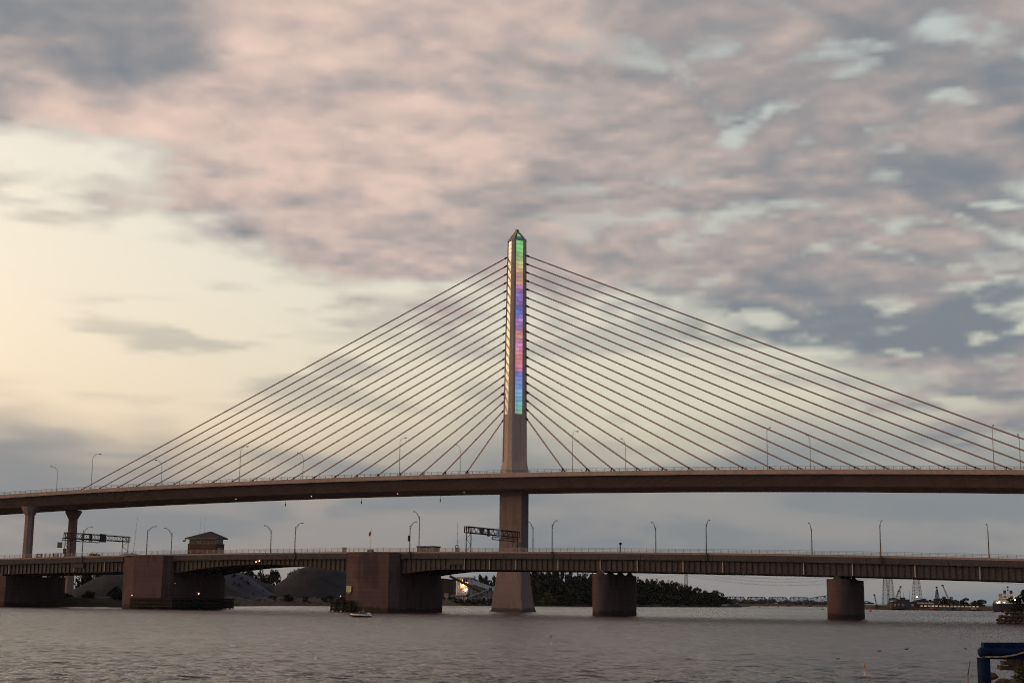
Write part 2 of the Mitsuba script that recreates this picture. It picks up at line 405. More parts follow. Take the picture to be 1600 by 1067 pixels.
ZA, ZB, ZG, ZT, ZTOP = 43.3, 46.8, 62.0, 119.25, 123.2
aw = lambda z: (np.interp(z, [ZB, ZT], [3.98, 3.18]), np.interp(z, [ZB, ZT], [1.5, 0.95]), np.interp(z, [ZB, ZT], [0.98, 0.66]))
py = MB()
py.loft([octagon(ZA - 4, 4.55, 2.2, 0.9, 0.02), octagon(ZA + 0.4, 4.5, 2.2, 0.9, 0.02), octagon(ZB, aw(ZB)[0], aw(ZB)[1], aw(ZB)[2], 0.02)])
zz = np.linspace(ZB, ZT, 12)
py.loft([octagon(z, *aw(z), 0.38, 0.3) for z in zz])
tower = put(BR, 'pylon', py, 'concrete_tower', SKY)
# cap band and the four ribs that close over the glass tip
b = MB()
a, wf, mg = aw(ZT)
b.loft([octagon(ZT + 0.002, a + 0.06, wf + 0.06, 0.5, 0.01), octagon(ZT + 0.42, a + 0.02, wf + 0.04, 0.5, 0.01)])
for ux, uy in ((1, 0), (0, 1), (-1, 0), (0, -1)):
    ta = np.array([-uy, ux])
    lo = [np.array([ux, uy]) * r + ta * s for r, s in ((a, -wf / 2), (a, wf / 2), (a - 0.7, wf / 2), (a - 0.7, -wf / 2))]
    hi = [np.array([ux, uy]) * r + ta * s for r, s in ((0.28, -0.2), (0.28, 0.2), (0.02, 0.2), (0.02, -0.2))]
    b.hexa([(*p, ZT + 0.42) for p in lo] + [(*p, ZTOP) for p in hi])
put(tower, 'cap_frame', b, 'concrete_tower', SKY)
cap = MB()
ai = a - 0.12
cap.loft([[(x * s, y * s, z) for x, y in ((ai, -wf / 2), (ai, wf / 2), (wf / 2, ai), (-wf / 2, ai), (-ai, wf / 2), (-ai, -wf / 2), (-wf / 2, -ai), (wf / 2, -ai))]
          for s, z in ((1.0, ZT + 0.3), (0.06, ZTOP - 0.25))])
put(tower, 'cap_glass', cap, 'window_dark', SKY)

# glass panes, one entry each; the right hand face is lit from inside
STOPS = [(119.3, (104, 205, 112)), (115.5, (118, 206, 105)), (113.0, (165, 208, 108)), (111.2, (226, 210, 125)), (109.0, (222, 170, 118)), (106.8, (205, 150, 118)), (104.6, (222, 150, 110)),
         (103.9, (205, 112, 200)), (102.2, (150, 92, 165)), (100.4, (118, 96, 205)), (98.6, (150, 95, 185)), (97.0, (92, 92, 200)), (94.6, (84, 96, 205)), (93.4, (120, 98, 205)), (92.4, (190, 110, 195)),
         (90.4, (130, 92, 190)), (88.6, (222, 130, 135)), (86.8, (218, 135, 130)), (84.8, (226, 120, 205)), (82.8, (228, 122, 150)), (79.5, (236, 112, 130)), (77.5, (226, 112, 150)), (76.2, (218, 108, 175)),
         (75.4, (96, 100, 210)), (72.5, (96, 128, 225)), (70.0, (96, 160, 228)), (67.0, (104, 185, 225)), (64.5, (100, 198, 190)), (62.0, (140, 205, 160))]
lin = lambda c: (((np.asarray(c) / 255.0) + 0.055) / 1.055) ** 2.4
sz_ = np.array([s[0] for s in STOPS][::-1])
sc_ = np.array([lin(s[1]) for s in STOPS][::-1])
NROW = 42
prng = np.random.default_rng(3)


def pane(face, z0, z1, part=(-1.0, 1.0)):
    """one pane of a glazed face; face gives the signs of its normal"""
    sx, sy = face
    nn = np.array([sx, sy]) / math.sqrt(2)
    e = np.array([-nn[1], nn[0]])
    ring = []
    for z in (z0, z1):
        a, wf, mg = aw(z)
        dist = (a + wf / 2) / math.sqrt(2)
        half = (a - wf / 2) / math.sqrt(2) - mg * (0.3 if face == (-1, -1) else 1.0) - 0.06
        ring.append([nn * (dist - 0.34), nn * (dist - 0.20), half])
    lo, hi = ring
    q = lambda r, k, s: r[k] + e * r[2] * s
    m = MB()
    e0, e1 = part
    m.hexa([(*q(r, k, s), z) for r, z in ((lo, z0), (hi, z1)) for k, s in ((0, e1), (0, e0), (1, e0), (1, e1))])
    return m


hrow = (ZT - ZG) / NROW
for i in range(NROW):
    z0, z1 = ZG + i * hrow + 0.07, ZG + (i + 1) * hrow - 0.07
    zc = (z0 + z1) / 2
    c = np.array([np.interp(zc, sz_, sc_[:, k]) for k in range(3)])
    c = (c * 0.80 + 0.20 * c.mean() + 0.03) * prng.uniform(0.66, 1.0) / 2 ** exposure
    for part in ((-1.0, -0.02), (0.02, 1.0)):
        put(tower, 'glass_pane', pane((1, -1), z0, z1, part), 'glass_lit', SKY, emitter=lamp_light(c * prng.uniform(0.72, 1.05), 0.02))
for i in range(NROW):
    z0, z1 = ZG + i * hrow + 0.05, ZG + (i + 1) * hrow - 0.05
    put(tower, 'mirror_pane', pane((-1, -1), z0, z1), 'glass_mirror', SKY)
for face in ((1, 1), (-1, 1)):
    put(tower, 'rear_glazing', pane(face, ZG, ZT), 'glass_mirror', SKY)
# lit triangle in the tip
nn, e = np.array([1, -1]) / math.sqrt(2), np.array([1, 1]) / math.sqrt(2)
d0 = (ai + wf / 2) / math.sqrt(2)
for k, (f0, f1, c) in enumerate(((0.10, 0.34, (50, 92, 98)), (0.37, 0.60, (92, 205, 105)), (0.63, 0.80, (70, 160, 90)))):
    pt = lambda f, s: (*(nn * (d0 * (1 - f * 0.94) + 0.05) + e * s * (1.55 * (1 - f) - 0.28)), ZT + 0.3 + f * (ZTOP - 0.25 - ZT - 0.3))
    m = MB()
    q = [pt(f0, -1), pt(f0, 1), pt(f1, 1), pt(f1, -1)]
    inn = np.array([*(-nn * 0.10), -0.04])
    m.hexa([np.array(p) + inn for p in q] + [np.array(p) for p in q])
    put(tower, 'cap_pane', m, 'glass_lit', SKY, emitter=lamp_light(lin(c) / 2 ** exposure))
b = MB()
b.box((-0.5, -0.5, ZTOP - 0.1), (0.5, 0.5, ZTOP + 0.12))
put(tower, 'finial', b, 'concrete_tower', SKY)
b = MB()
for s in (-1, 1):                                   # small floodlight brackets on the flanks
    b.box((s * 4.0, -0.5, 68.6), (s * 4.9, 0.3, 69.2))
put(tower, 'floodlight', b, 'black_paint', SKY)

# leg below the deck
rect = lambda z, hx, hy, c=0.35: [(hx - c, -hy, z), (hx, -hy + c, z), (hx, hy - c, z), (hx - c, hy, z), (-hx + c, hy, z), (-hx, hy - c, z), (-hx, -hy + c, z), (-hx + c, -hy, z)]
b = MB()
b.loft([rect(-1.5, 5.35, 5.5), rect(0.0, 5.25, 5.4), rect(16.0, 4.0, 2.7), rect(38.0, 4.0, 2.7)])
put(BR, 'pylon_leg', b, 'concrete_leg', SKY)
b = MB()
b.loft([rect(-1.2, 5.7, 5.9), rect(0.35, 5.6, 5.8)])
b.hexa([(1.5, -5.75, 0.3), (5.65, -5.75, 0.3), (5.65, 5.0, 0.3), (1.5, 5.0, 0.3), (3.3, -4.2, 3.5), (5.02, -4.85, 3.5), (5.02, 4.0, 3.5), (3.3, 4.0, 3.5)])
put(BR, 'footing', b, 'concrete_leg', SKY)

# stays: 20 on each side, one vertical plane
for side in (-1, 1):
    for i in range(20):
        s1 = side * (17.3 + 8.30 * i)
        zt = 61.3 + 2.80 * i
        at = aw(zt)[0]
        s0, s1e = side * (at - 0.25), s1 + side * 2.3
        vis_z = float(sz(s1)) + 1.75
        top, low = np.array([s0, 0, zt]), np.array([s1, 0, vis_z])
        dirv = (low - top) / np.linalg.norm(low - top)
        end = low + dirv * ((vis_z - float(sz(s1)) + 0.5) / -dirv[2])
        L = np.linalg.norm(end - top)
        ts = np.linspace(0, 1, 13)
        pts = [top + (end - top) * t - np.array([0, 0, 1]) * (L / 900) * 4 * t * (1 - t) * min(1.0, L / 90) for t in ts]
        m = MB().tube(pts, 0.215, 8)
        ck = put(BR, 'stay_cable', m, 'cable_sheath', SKY, smooth=40)
        m = MB()
        m.tube([end - dirv * 4.2, end], 0.25, 8)
        put(ck, 'lower_sleeve', m, 'dark_steel', SKY, smooth=40)
        put(ck, 'upper_sleeve', MB().tube([top - dirv * 0.2, top + dirv * 1.5], 0.30, 8), 'dark_steel', SKY, smooth=40)
        g = low - dirv * 1.2
        m = MB()
        for dt in (-0.7, 0.7):
            m.bar(g, (g[0] - side * 1.7, dt, float(sz(s1)) - 0.4), 0.10)
            m.bar(g, (g[0] - side * 0.2, dt, float(sz(s1)) - 0.4), 0.10)
        m.box(g - 0.22, g + 0.22)
        put(ck, 'damper', m, 'dark_steel', SKY)

# end piers: two octagonal columns with flared heads
for s in (-187.0, 187.0):
    for t in (-11.5, 11.5):
        zs = float(sz(s)) - 4.25
        oc = lambda z, r: [(s + r * math.cos(k), t + r * math.sin(k), z) for k in np.radians(np.arange(22.5, 382, 45))]
        m = MB().loft([oc(-1.0, 2.0), oc(zs - 3.4, 1.72), oc(zs - 0.75, 3.2), oc(zs - 0.12, 3.2)])
        k = put(BR, 'pier', m, 'concrete_pale', SKY)
        m = MB()
        for dx in (-1.5, 1.5):
            m.box((s + dx - 0.5, t - 1.6, zs - 0.12), (s + dx + 0.5, t + 1.6, zs + 0.05))
        put(k, 'bearing', m, 'dark_steel', SKY)
# lights below the deck
for s, z in ((-90.7, 34.9), (-60.3, 36.0), (-30.3, 36.1)):
    top = float(sz(s)) - 4.25
    m = MB().tube([(s, 8, top), (s, 8, top - 1.4)], 0.045, 5).tube([(s, 8, top - 1.3), (s, 8, top - 2.3)], 0.17, 7)
    tag(put(BR, 'hanging_light', m, 'black_paint', SKY), 'unlit lantern hanging on a rod below the deck')
for s, c in ((-103.4, (1.0, 0.22, 0.16)), (-73.1, (0.28, 0.36, 0.30)), (-40.2, (0.9, 0.22, 0.16)), (-16.0, (0.10, 0.10, 0.10))):
    top = float(sz(s)) - 4.25
    m = trimesh.creation.icosphere(1, 0.16)
    m.apply_translation([s, -3.5, top - 0.24])
    tag(put(BR, 'navigation_light', m, 'bulb', SKY, emitter=lamp_light(np.array(c) * 0.30)), 'small lit lamp under the high deck')

# ------------------------------------------------------------------ the drawbridge in front
DB = frame((1.25, 362.5), 22.0)
W = 28.0


def dz0(s):
    s = np.asarray(s, float)
    return 15.13 - 0.0045 * s - 9.25e-5 * s * s


BB = thing('drawbridge', 'low dark steel girder drawbridge on stone piers, crossing in front of the tall bridge', 'bridge')
DS = np.arange(-330, 241, 6.0)
b = MB()
sweep(b, [(0.35, -1.36), (W - 0.35, -1.36), (W - 0.35, -0.05), (0.35, -0.05)], DS, dz0)
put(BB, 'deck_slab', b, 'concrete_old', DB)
# edge beams, cast in lengths with an open joint between them
cuts = [-330, -300, -270, -240, -214, -188, -163, -141, -119.2]
c2 = [-103.0, -89.5, -75.65, -61.8, -47.7]
c3 = [-31.9, -21, -3, 15, 33, 51, 69, 87, 105, 123, 141, 159, 177, 195, 213, 240]
for cc in (cuts, c2, c3):
    for s0, s1 in zip(cc[:-1], cc[1:]):
        st = np.linspace(s0 + 0.05, s1 - 0.05, 4)
        b = MB()
        sweep(b, [(0.0, -1.41), (0.34, -1.41), (0.34, 0.0), (0.0, 0.0)], st, dz0)
        put(BB, 'edge_beam', b, 'concrete_old', DB)
b = MB()
sweep(b, [(W - 0.34, -1.41), (W, -1.41), (W, 0.0), (W - 0.34, 0.0)], DS, dz0)
put(BB, 'far_edge_beam', b, 'concrete_old', DB)
for t0, t1 in ((0.10, 0.55), (W - 0.55, W - 0.10)):
    b = MB()
    sweep(b, [(t0, 0.003), (t1, 0.003), (t1, 0.43), (t0, 0.43)], DS, dz0)
    put(BB, 'kerb', b, 'concrete_kerb', DB)
b = MB()
sweep(b, [(0.6, -0.047), (W - 0.6, -0.047), (W - 0.6, 0.08), (0.6, 0.08)], DS, dz0)
put(BB, 'roadway', b, 'asphalt', DB)
b = MB()
sweep(b, [(W / 2 - 0.3, 0.083), (W / 2 + 0.3, 0.083), (W / 2 + 0.12, 0.85), (W / 2 - 0.12, 0.85)], DS, dz0)
put(BB, 'median_barrier', b, 'concrete_kerb', DB)
# railings
PIERS_RAIL = [(-119, -114, -104, -103), (-48, -43, -34, -32)]


def rail_t(s):
    for a0, a1, a2, a3 in PIERS_RAIL:
        if a0 < s < a3:
            return float(np.interp(s, [a0, a1, a2, a3], [0.3, -2.2, -2.2, 0.3]))
    return 0.3


for far in (0, 1):
    r = MB()
    ks = np.arange(-330, 240, 1.85)
    tt = [W - 0.3 if far else rail_t(k) for k in ks]
    for k, t in zip(ks, tt):
        z = float(dz0(k)) + (0.43 if t > 0 else 0.15)
        r.box((k - 0.05, t - 0.05, z - 0.02), (k + 0.05, t + 0.05, float(dz0(k)) + 1.32))
    for h in (0.72, 1.02, 1.32):
        r.tube([(k, t, float(dz0(k)) + h) for k, t in zip(ks, tt)], 0.04, 4)
    tag(put(BB, 'railing', r, 'pole_pale', DB), 'thin pale railing of posts and three rails', kind='stuff')


def depth(s):
    if -103.6 <= s <= -47.4:
        return 2.7 + 0.0031 * (s + 75.6) ** 2
    if -32.6 <= s < -20:
        return 4.15 + 1.35 * ((-20 - s) / 13.0) ** 1.5
    return 4.15 + 0.002 * max(s, 0)


SPANS = [(-330, -118.9), (-103.4, -75.68), (-75.52, -47.5), (-32.2, 240)]
for j, tg in enumerate((1.2, 9.5, 17.7, 25.8)):
    for s0, s1 in SPANS:
        n = max(2, int((s1 - s0) / 2.0))
        st = np.linspace(s0, s1, n)
        m = MB()
        m.loft([[(s, tg - 0.06, dz0(s) - depth(s) + 0.08), (s, tg + 0.06, dz0(s) - depth(s) + 0.08), (s, tg + 0.06, dz0(s) - 1.37), (s, tg - 0.06, dz0(s) - 1.37)] for s in st])
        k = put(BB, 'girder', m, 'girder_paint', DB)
        m = MB()
        m.loft([[(s, tg - 0.38, dz0(s) - depth(s)), (s, tg + 0.38, dz0(s) - depth(s)), (s, tg + 0.38, dz0(s) - depth(s) + 0.078), (s, tg - 0.38, dz0(s) - depth(s) + 0.078)] for s in st])
        put(k, 'flange', m, 'dark_steel', DB)
        if j == 0:
            m = MB()
            for q in np.arange(math.ceil(s0 / 1.4) * 1.4, s1, 1.4):
                m.box((q - 0.07, tg - 0.38, dz0(q) - depth(q) + 0.08), (q + 0.07, tg - 0.062, dz0(q) - 1.43))
            tag(put(k, 'stiffener', m, 'dark_steel', DB), 'evenly spaced upright web stiffeners', kind='stuff')
b = MB()
for s in np.arange(-326, 238, 5.6):                   # cross frames between the girders
    if not (-118.5 < s < -103.5 or -47.5 < s < -32):
        z = float(dz0(s))
        for t0, t1 in ((1.2, 9.5), (9.5, 17.7), (17.7, 25.8)):
            b.box((s - 0.12, t0 + 0.07, z - 2.5), (s + 0.12, t1 - 0.07, z - 1.9))
tag(put(BB, 'cross_frame', b, 'dark_steel', DB), 'cross beams between the girders', kind='stuff')
for s0, s1 in ((-137.2, -133.3), (-18.1, -14.3)):
    b = MB()
    b.box((s0, 0.42, dz0(s0) - 2.9), (s1, 0.80, dz0(s0) - 1.43))
    put(BB, 'joint_cover', b, 'concrete_old', DB)
for i, s in enumerate((-204.0, -180.0, -160.0, -136.6, -125.9, -14.0, -7.0, 0.2, 11.5, 22.6, 32.1, 43.6, 53.3, 72.5, 83.7, 97.7, 111.7, 126.0)):
    z, bt = float(dz0(s)), float(dz0(s)) - depth(s)
    pts = [(s, 0.55, z - 1.42), (s, 0.55, bt + 0.1)] if i != 9 else [(s, 0.55, z - 1.42), (s, 0.55, bt + 0.35), (s + 0.9, 1.2, bt - 0.55)]
    put(BB, 'drain_pipe', MB().tube(pts, 0.13, 7), 'galvanised', DB)
for s in (40.0, 48.9, 58.2, 71.1, 116.2, -12.0):
    bt = float(dz0(s)) - depth(s)
    put(BB, 'scupper', MB().tube([(s, 1.2, bt), (s, 1.2, bt - 0.45)], 0.18, 7), 'black_paint', DB)


def courses(pier, ring, z0, z1, fr=DB, h=1.28, joint=0.07):
    """lays the stone courses of a pier, each an entry of its own, with open joints between"""
    z = z0
    while z < z1 - 0.05:
        put(pier, 'course', MB().poly(ring, z, min(z + h - joint, z1)), 'pier_stone', fr)
        z += h


def inset(ring, d=0.12):
    return Polygon(ring).buffer(-d, join_style=2).exterior.coords


LPIER = [(-118.8, 0.0), (-113.65, -2.5), (-104.0, -2.5), (-102.4, 0.0), (-102.4, W - 1.5), (-118.8, W - 1.5)]
RPIER = [(-47.7, 0.0), (-42.8, -2.5), (-34.04, -2.5), (-32.1, 0.0), (-31.9, W - 1.5), (-47.7, W - 1.5)]
for ring, lab in ((LPIER, 'broad left lifting span pier of tan stone courses with a faceted front'), (RPIER, 'broad right lifting span pier of tan stone courses with a faceted front')):
    top = float(dz0(np.mean([p[0] for p in ring])))
    # below the deck the whole plan, beside the deck only the faceted front
    z = -1.28 + 1.28 * math.floor((top - 5.4 + 1.28) / 1.28)
    front = [(ring[0][0], 0.0), ring[1], ring[2], (ring[3][0], 0.0), (ring[3][0], 0.85), (ring[0][0], 0.85)]
    back = [(ring[0][0] + 0.3, 0.86), (ring[3][0] - 0.3, 0.86), (ring[3][0] - 0.3, W - 1.6), (ring[0][0] + 0.3, W - 1.6)]
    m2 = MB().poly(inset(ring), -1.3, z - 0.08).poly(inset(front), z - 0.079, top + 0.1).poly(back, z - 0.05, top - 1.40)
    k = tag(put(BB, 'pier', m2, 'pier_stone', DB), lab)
    courses(k, ring, -1.28, z)
    courses(k, front, z, top + 0.12)
AB = [(-166.0, 0.3), (-160.6, 0.3), (-160.6, W - 1.2), (-166.0, W - 1.2)]
for off in (0, -48.0, -96.0):
    ring = [(s + off, t) for s, t in AB]
    zt = float(dz0(-163 + off)) - depth(-163) - 0.45
    k = put(BB, 'pier', MB().poly(inset(ring), -1.3, zt - 0.02), 'pier_stone', DB)
    courses(k, ring, -1.28, zt)
for s, r, top in ((22.3, 2.0, 10.05), (80.1, 2.55, 9.15), (139.0, 2.55, 7.6), (198.0, 2.6, 5.4)):
    ring = LineString([(s, 1.2 + 0.4), (s, W - 3.0)]).buffer(r, quad_segs=7).exterior.coords
    k = put(BB, 'pier', MB().poly(inset(ring), -1.3, top - 0.02), 'pier_stone', DB)
    courses(k, ring, -1.28, top)
    for tg in (1.2, 9.5, 17.7, 25.8):
        bt = float(dz0(s)) - depth(s)
        m = MB().hexa([(s - 1.0, tg - 0.55, top - 0.02), (s + 1.0, tg - 0.55, top - 0.02), (s + 1.0, tg + 0.55, top - 0.02), (s - 1.0, tg + 0.55, top - 0.02),
                       (s - 0.35, tg - 0.40, bt), (s + 0.35, tg - 0.40, bt), (s + 0.35, tg + 0.40, bt), (s - 0.35, tg + 0.40, bt)])
        put(k, 'bearing', m, 'black_paint', DB)
for tg in (1.2, 9.5, 17.7, 25.8):
    bt = float(dz0(-163)) - depth(-163)
    put(BB, 'bearing', MB().box((-164.2, tg - 0.5, bt - 0.45), (-162.4, tg + 0.5, bt)), 'black_paint', DB)
for s, t, z, c in ((-76.1, 0.9, 12.95, (1.0, 0.30, 0.18)), (-75.1, 0.9, 13.2, (1.0, 0.42, 0.26)), (-112.4, -4.3, 3.6, (1.2, 0.62, 0.36)), (-101.9, 12.5, 4.3, (1.2, 0.62, 0.36)), (-47.4, -3.4, 4.0, (1.3, 0.62, 0.34)),
                   (-102.0, 0.9, 7.0, (0.02, 0.02, 0.02))):
    m = trimesh.creation.icosphere(1, 0.13)
    m.apply_translation([s, t, z])
    k = put(BB, 'navigation_light', m, 'bulb', DB, emitter=lamp_light(np.array(c) * 0.55))
    tag(k, 'small lit navigation lamp on the lifting span')
    put(k, 'bracket', MB().box((s - 0.08, t + 0.15, z - 0.1), (s + 0.08, t + 0.7, z + 0.1)).box((s - 0.2, t - 0.2, z - 0.45), (s + 0.2, t + 0.2, z - 0.17)), 'black_paint', DB)

# timber fenders round the lifting span piers
for path, lab in (([(-113.0, -4.0), (-98.9, -4.0), (-98.9, W - 2)], 'long dark timber fender wrapped round the foot of the left lifting span pier'),
                  ([(-43.4, -3.3), (-50.0, -3.3), (-50.0, W - 2)], 'short dark timber fender at the left foot of the right lifting span pier')):
    F = thing('timber_fender', lab, 'fender')
    for p, q in zip(path[:-1], path[1:]):
        p, q = np.array(p), np.array(q)
        e = (q - p) / np.linalg.norm(q - p)
        nn = np.array([e[1], -e[0]])
        L = np.linalg.norm(q - p)
        for i in range(6):
            z = 0.30 + i * 0.46
            m = MB()
            o = nn * (0.03 if i % 2 else -0.03)
            ring = [p + o - nn * 0.15, q + o - nn * 0.15, q + o + nn * 0.15, p + o + nn * 0.15]
            m.hexa([(*x, z) for x in ring] + [(*x, z + 0.40) for x in ring])
            put(F, 'plank', m, 'timber_dark', DB)
        for z in (0.62, 1.55, 2.62):
            m = MB()
            ring = [p - nn * 0.30, q - nn * 0.30, q - nn * 0.19, p - nn * 0.19]
            ring2 = [p + nn * 0.19, q + nn * 0.19, q + nn * 0.30, p + nn * 0.30]
            for rr in (ring, ring2):
                m.hexa([(*x, z) for x in rr] + [(*x, z + 0.20) for x in rr])
            put(F, 'wale', m, 'timber_grey', DB)
        m = MB()
        for d in np.arange(0.6, L, 2.2):
            c = p + e * d - nn * 0.5
            m.tube([(*c, -1.0), (*c, 2.9)], 0.2, 7)
            c = p + e * d + nn * 0.5
            m.tube([(*c, -1.0), (*c, 0.75)], 0.17, 7)
        put(F, 'pile', m, 'timber_dark', DB)

# board with a green light below it on the right lifting pier
K = thing('clearance_board', 'pale green square board on the left shoulder of the right lifting pier', 'sign')
m = MB()
p, q = np.array([-47.15, -0.55]), np.array([-45.2, -1.55])
e = (q - p) / np.linalg.norm(q - p)
nn = np.array([e[1], -e[0]])
ring = [p + nn * 0.06, q + nn * 0.06, q + nn * 0.16, p + nn * 0.16][::-1]
m.hexa([(*x, 5.1) for x in ring] + [(*x, 6.7) for x in ring])
put(K, 'board', m, 'sign_green', DB)
m = MB()
for i, zz2 in enumerate((5.3, 5.72, 6.14, 6.5)):           # illegible gauge marks
    for f0, f1 in ((0.2, 0.32), (0.45, 0.62), (0.72, 0.8)):
        r2 = [p + e * 2.19 * f0 + nn * 0.162, p + e * 2.19 * f1 + nn * 0.162, p + e * 2.19 * f1 + nn * 0.172, p + e * 2.19 * f0 + nn * 0.172][::-1]
        m.hexa([(*x, zz2) for x in r2] + [(*x, zz2 + 0.16) for x in r2])
put(K, 'gauge_mark', m, 'grey_box', DB)
ring = [p + e * 0.5 + nn * 0.06, p + e * 1.6 + nn * 0.06, p + e * 1.6 + nn * 0.16, p + e * 0.5 + nn * 0.16][::-1]
put(K, 'lower_plate', MB().hexa([(*x, 4.55) for x in ring] + [(*x, 5.05) for x in ring]), 'sign_deep_green', DB)

# operator's house on the left pier
H = thing('control_house', 'brick control house with strip windows and hipped roof above the left lifting pier', 'building')
s0, s1, t0, t1 = -117.4, -107.3, 28.4, 32.6
z0 = 11.0
m = MB().box((s0, t0, z0), (s1, t1, 19.0))
hw = put(H, 'wall', m, 'brick_red', DB)
put(hw, 'sill_band', MB().box((s0 - 0.12, t0 - 0.12, 19.0), (s1 + 0.12, t1 + 0.12, 19.14)), 'trim_tan', DB)
put(hw, 'wall_plaque', MB().box((s0 + 5.1, t0 - 0.05, 18.05), (s0 + 6.7, t0, 18.55)), 'black_paint', DB)
cx = np.linspace(s0 + 0.35, s1 - 0.35, 8)
for i in range(7):                                           # strip windows, one tan panel in the middle
    mt = 'trim_tan' if i == 2 else 'window_dark'
    put(H, 'window' if i != 2 else 'wall_panel', MB().box((cx[i] + 0.08, t0 + 0.35, 19.15), (cx[i + 1] - 0.08, t0 + 0.42, 20.42)), mt, DB)
for i, tt in enumerate(np.linspace(t0 + 0.3, t1 - 2.2, 2)):
    put(H, 'window', MB().box((s1 - 0.42, tt + 0.08, 19.15), (s1 - 0.35, tt + 1.9, 20.42)), 'window_dark', DB)
m = MB()
for x in list(cx[1:-1]):
    m.box((x - 0.07, t0 + 0.30, 19.14), (x + 0.07, t0 + 0.47, 20.45))
for x, y in ((s0 + 0.35, t0 + 0.3), (s1 - 0.55, t0 + 0.3), (s1 - 0.55, t1 - 0.5), (s0 + 0.35, t1 - 0.5)):
    m.box((x - 0.12, y, 19.145), (x + 0.2, y + 0.3, 20.45))
put(H, 'window_post', m, 'trim_tan', DB)
put(H, 'core', MB().box((s0 + 4.2, t0 + 1.6, 19.142), (s1 - 3.0, t1 - 1.4, 20.44)), 'brown_paint', DB)
m = MB().box((s0 - 0.75, t0 - 0.75, 20.45), (s1 + 0.75, t1 + 0.75, 20.78))
hr = put(H, 'eaves', m, 'trim_tan', DB)
mx, my = (s0 + s1) / 2 + 1.4, (t0 + t1) / 2
put(H, 'roof', MB().hexa([(s0 - 0.85, t0 - 0.85, 20.78), (s1 + 0.85, t0 - 0.85, 20.78), (s1 + 0.85, t1 + 0.85, 20.78), (s0 - 0.85, t1 + 0.85, 20.78),
                          (mx - 0.4, my - 0.2, 22.75), (mx + 0.4, my - 0.2, 22.75), (mx + 0.4, my + 0.2, 22.75), (mx - 0.4, my + 0.2, 22.75)]), 'roof_dark', DB)
put(H, 'side_porch', MB().box((s1 + 0.002, t0 + 0.4, 11.0), (s1 + 1.0, t0 + 2.4, 17.9)), 'grey_box', DB)
put(H, 'camera', MB().box((s0 - 1.3, t0 - 0.9, 19.7), (s0 - 0.65, t0 - 0.3, 20.15)).box((s0 - 0.8, t0 - 0.6, 20.1), (s0 - 0.6, t0 - 0.4, 20.46)), 'black_paint', DB)
for x in (s0 + 2.6, s0 + 4.2):
    put(H, 'antenna', MB().tube([(x, my, 21.2), (x + 0.1, my, 27.4)], [0.045, 0.02], 5), 'pole_pale', DB)
# machinery shed over the right pier and what stands along the deck
H = thing('machinery_shed', 'plain grey box shaped shed above the right lifting pier', 'shed')
put(H, 'wall', MB().box((-40.9, 28.4, 10.5), (-35.5, 32.0, 17.85)), 'grey_box', DB)
put(H, 'roof', MB().box((-41.1, 28.2, 17.852), (-35.3, 32.2, 18.15)), 'roof_dark', DB)
put(H, 'base', MB().box((-41.0, 28.3, 9.8), (-35.4, 32.1, 10.49)), 'pier_stone', DB)
H = thing('flag_pole', 'thin pale pole with a small red flag on the right lifting pier', 'flag pole')
zb = float(dz0(-40)) + 0.12
put(H, 'base', MB().box((-40.9, -1.6, zb), (-39.5, -0.6, zb + 0.82)), 'grey_box', DB)
put(H, 'pole', MB().tube([(-40.2, -1.1, zb + 0.8), (-40.2, -1.1, 21.7)], [0.07, 0.04], 6), 'white_paint', DB)
m = MB()
fx = np.linspace(0, 1, 7)
for i in range(6):
    f = lambda u, zt: (-40.25 - 0.62 * u, -1.1 + 0.16 * math.sin(u * 7), zt - 0.5 * u)
    m.add([f(fx[i], 19.85), f(fx[i + 1], 19.85), f(fx[i + 1], 20.9), f(fx[i], 20.9)], [[0, 1, 2, 3]])
put(H, 'flag', m, 'red_paint', DB)
H = thing('cabinet', 'small blue grey cabinet at the railing left of the right lifting pier', 'cabinet')
zb = float(dz0(-48.5)) + 0.43
put(H, 'body', MB().box((-49.3, 0.2, zb), (-48.2, 0.52, zb + 1.05)), 'metal_blue_grey', DB)
put(H, 'lid', MB().box((-49.4, 0.1, zb + 1.051), (-48.1, 0.6, zb + 1.15)), 'grey_box', DB)
zb = float(dz0(-118)) + 0.15
H = thing('cable_drum_cover', 'low dark blue rounded cover on top of the left lifting pier', 'cover')
m = MB().loft([[(-118.0 + x, -1.4 + y, zb + z) for y, z in ((-0.6, 0.0), (0.9, 0.0), (0.9, 0.7 * h), (-0.6, 0.7 * h))] for x, h in ((0, 0.75), (0.7, 1.0), (3.0, 0.9), (5.6, 0.35), (6.4, 0.06))])
put(H, 'shell', m, 'metal_blue_grey', DB)


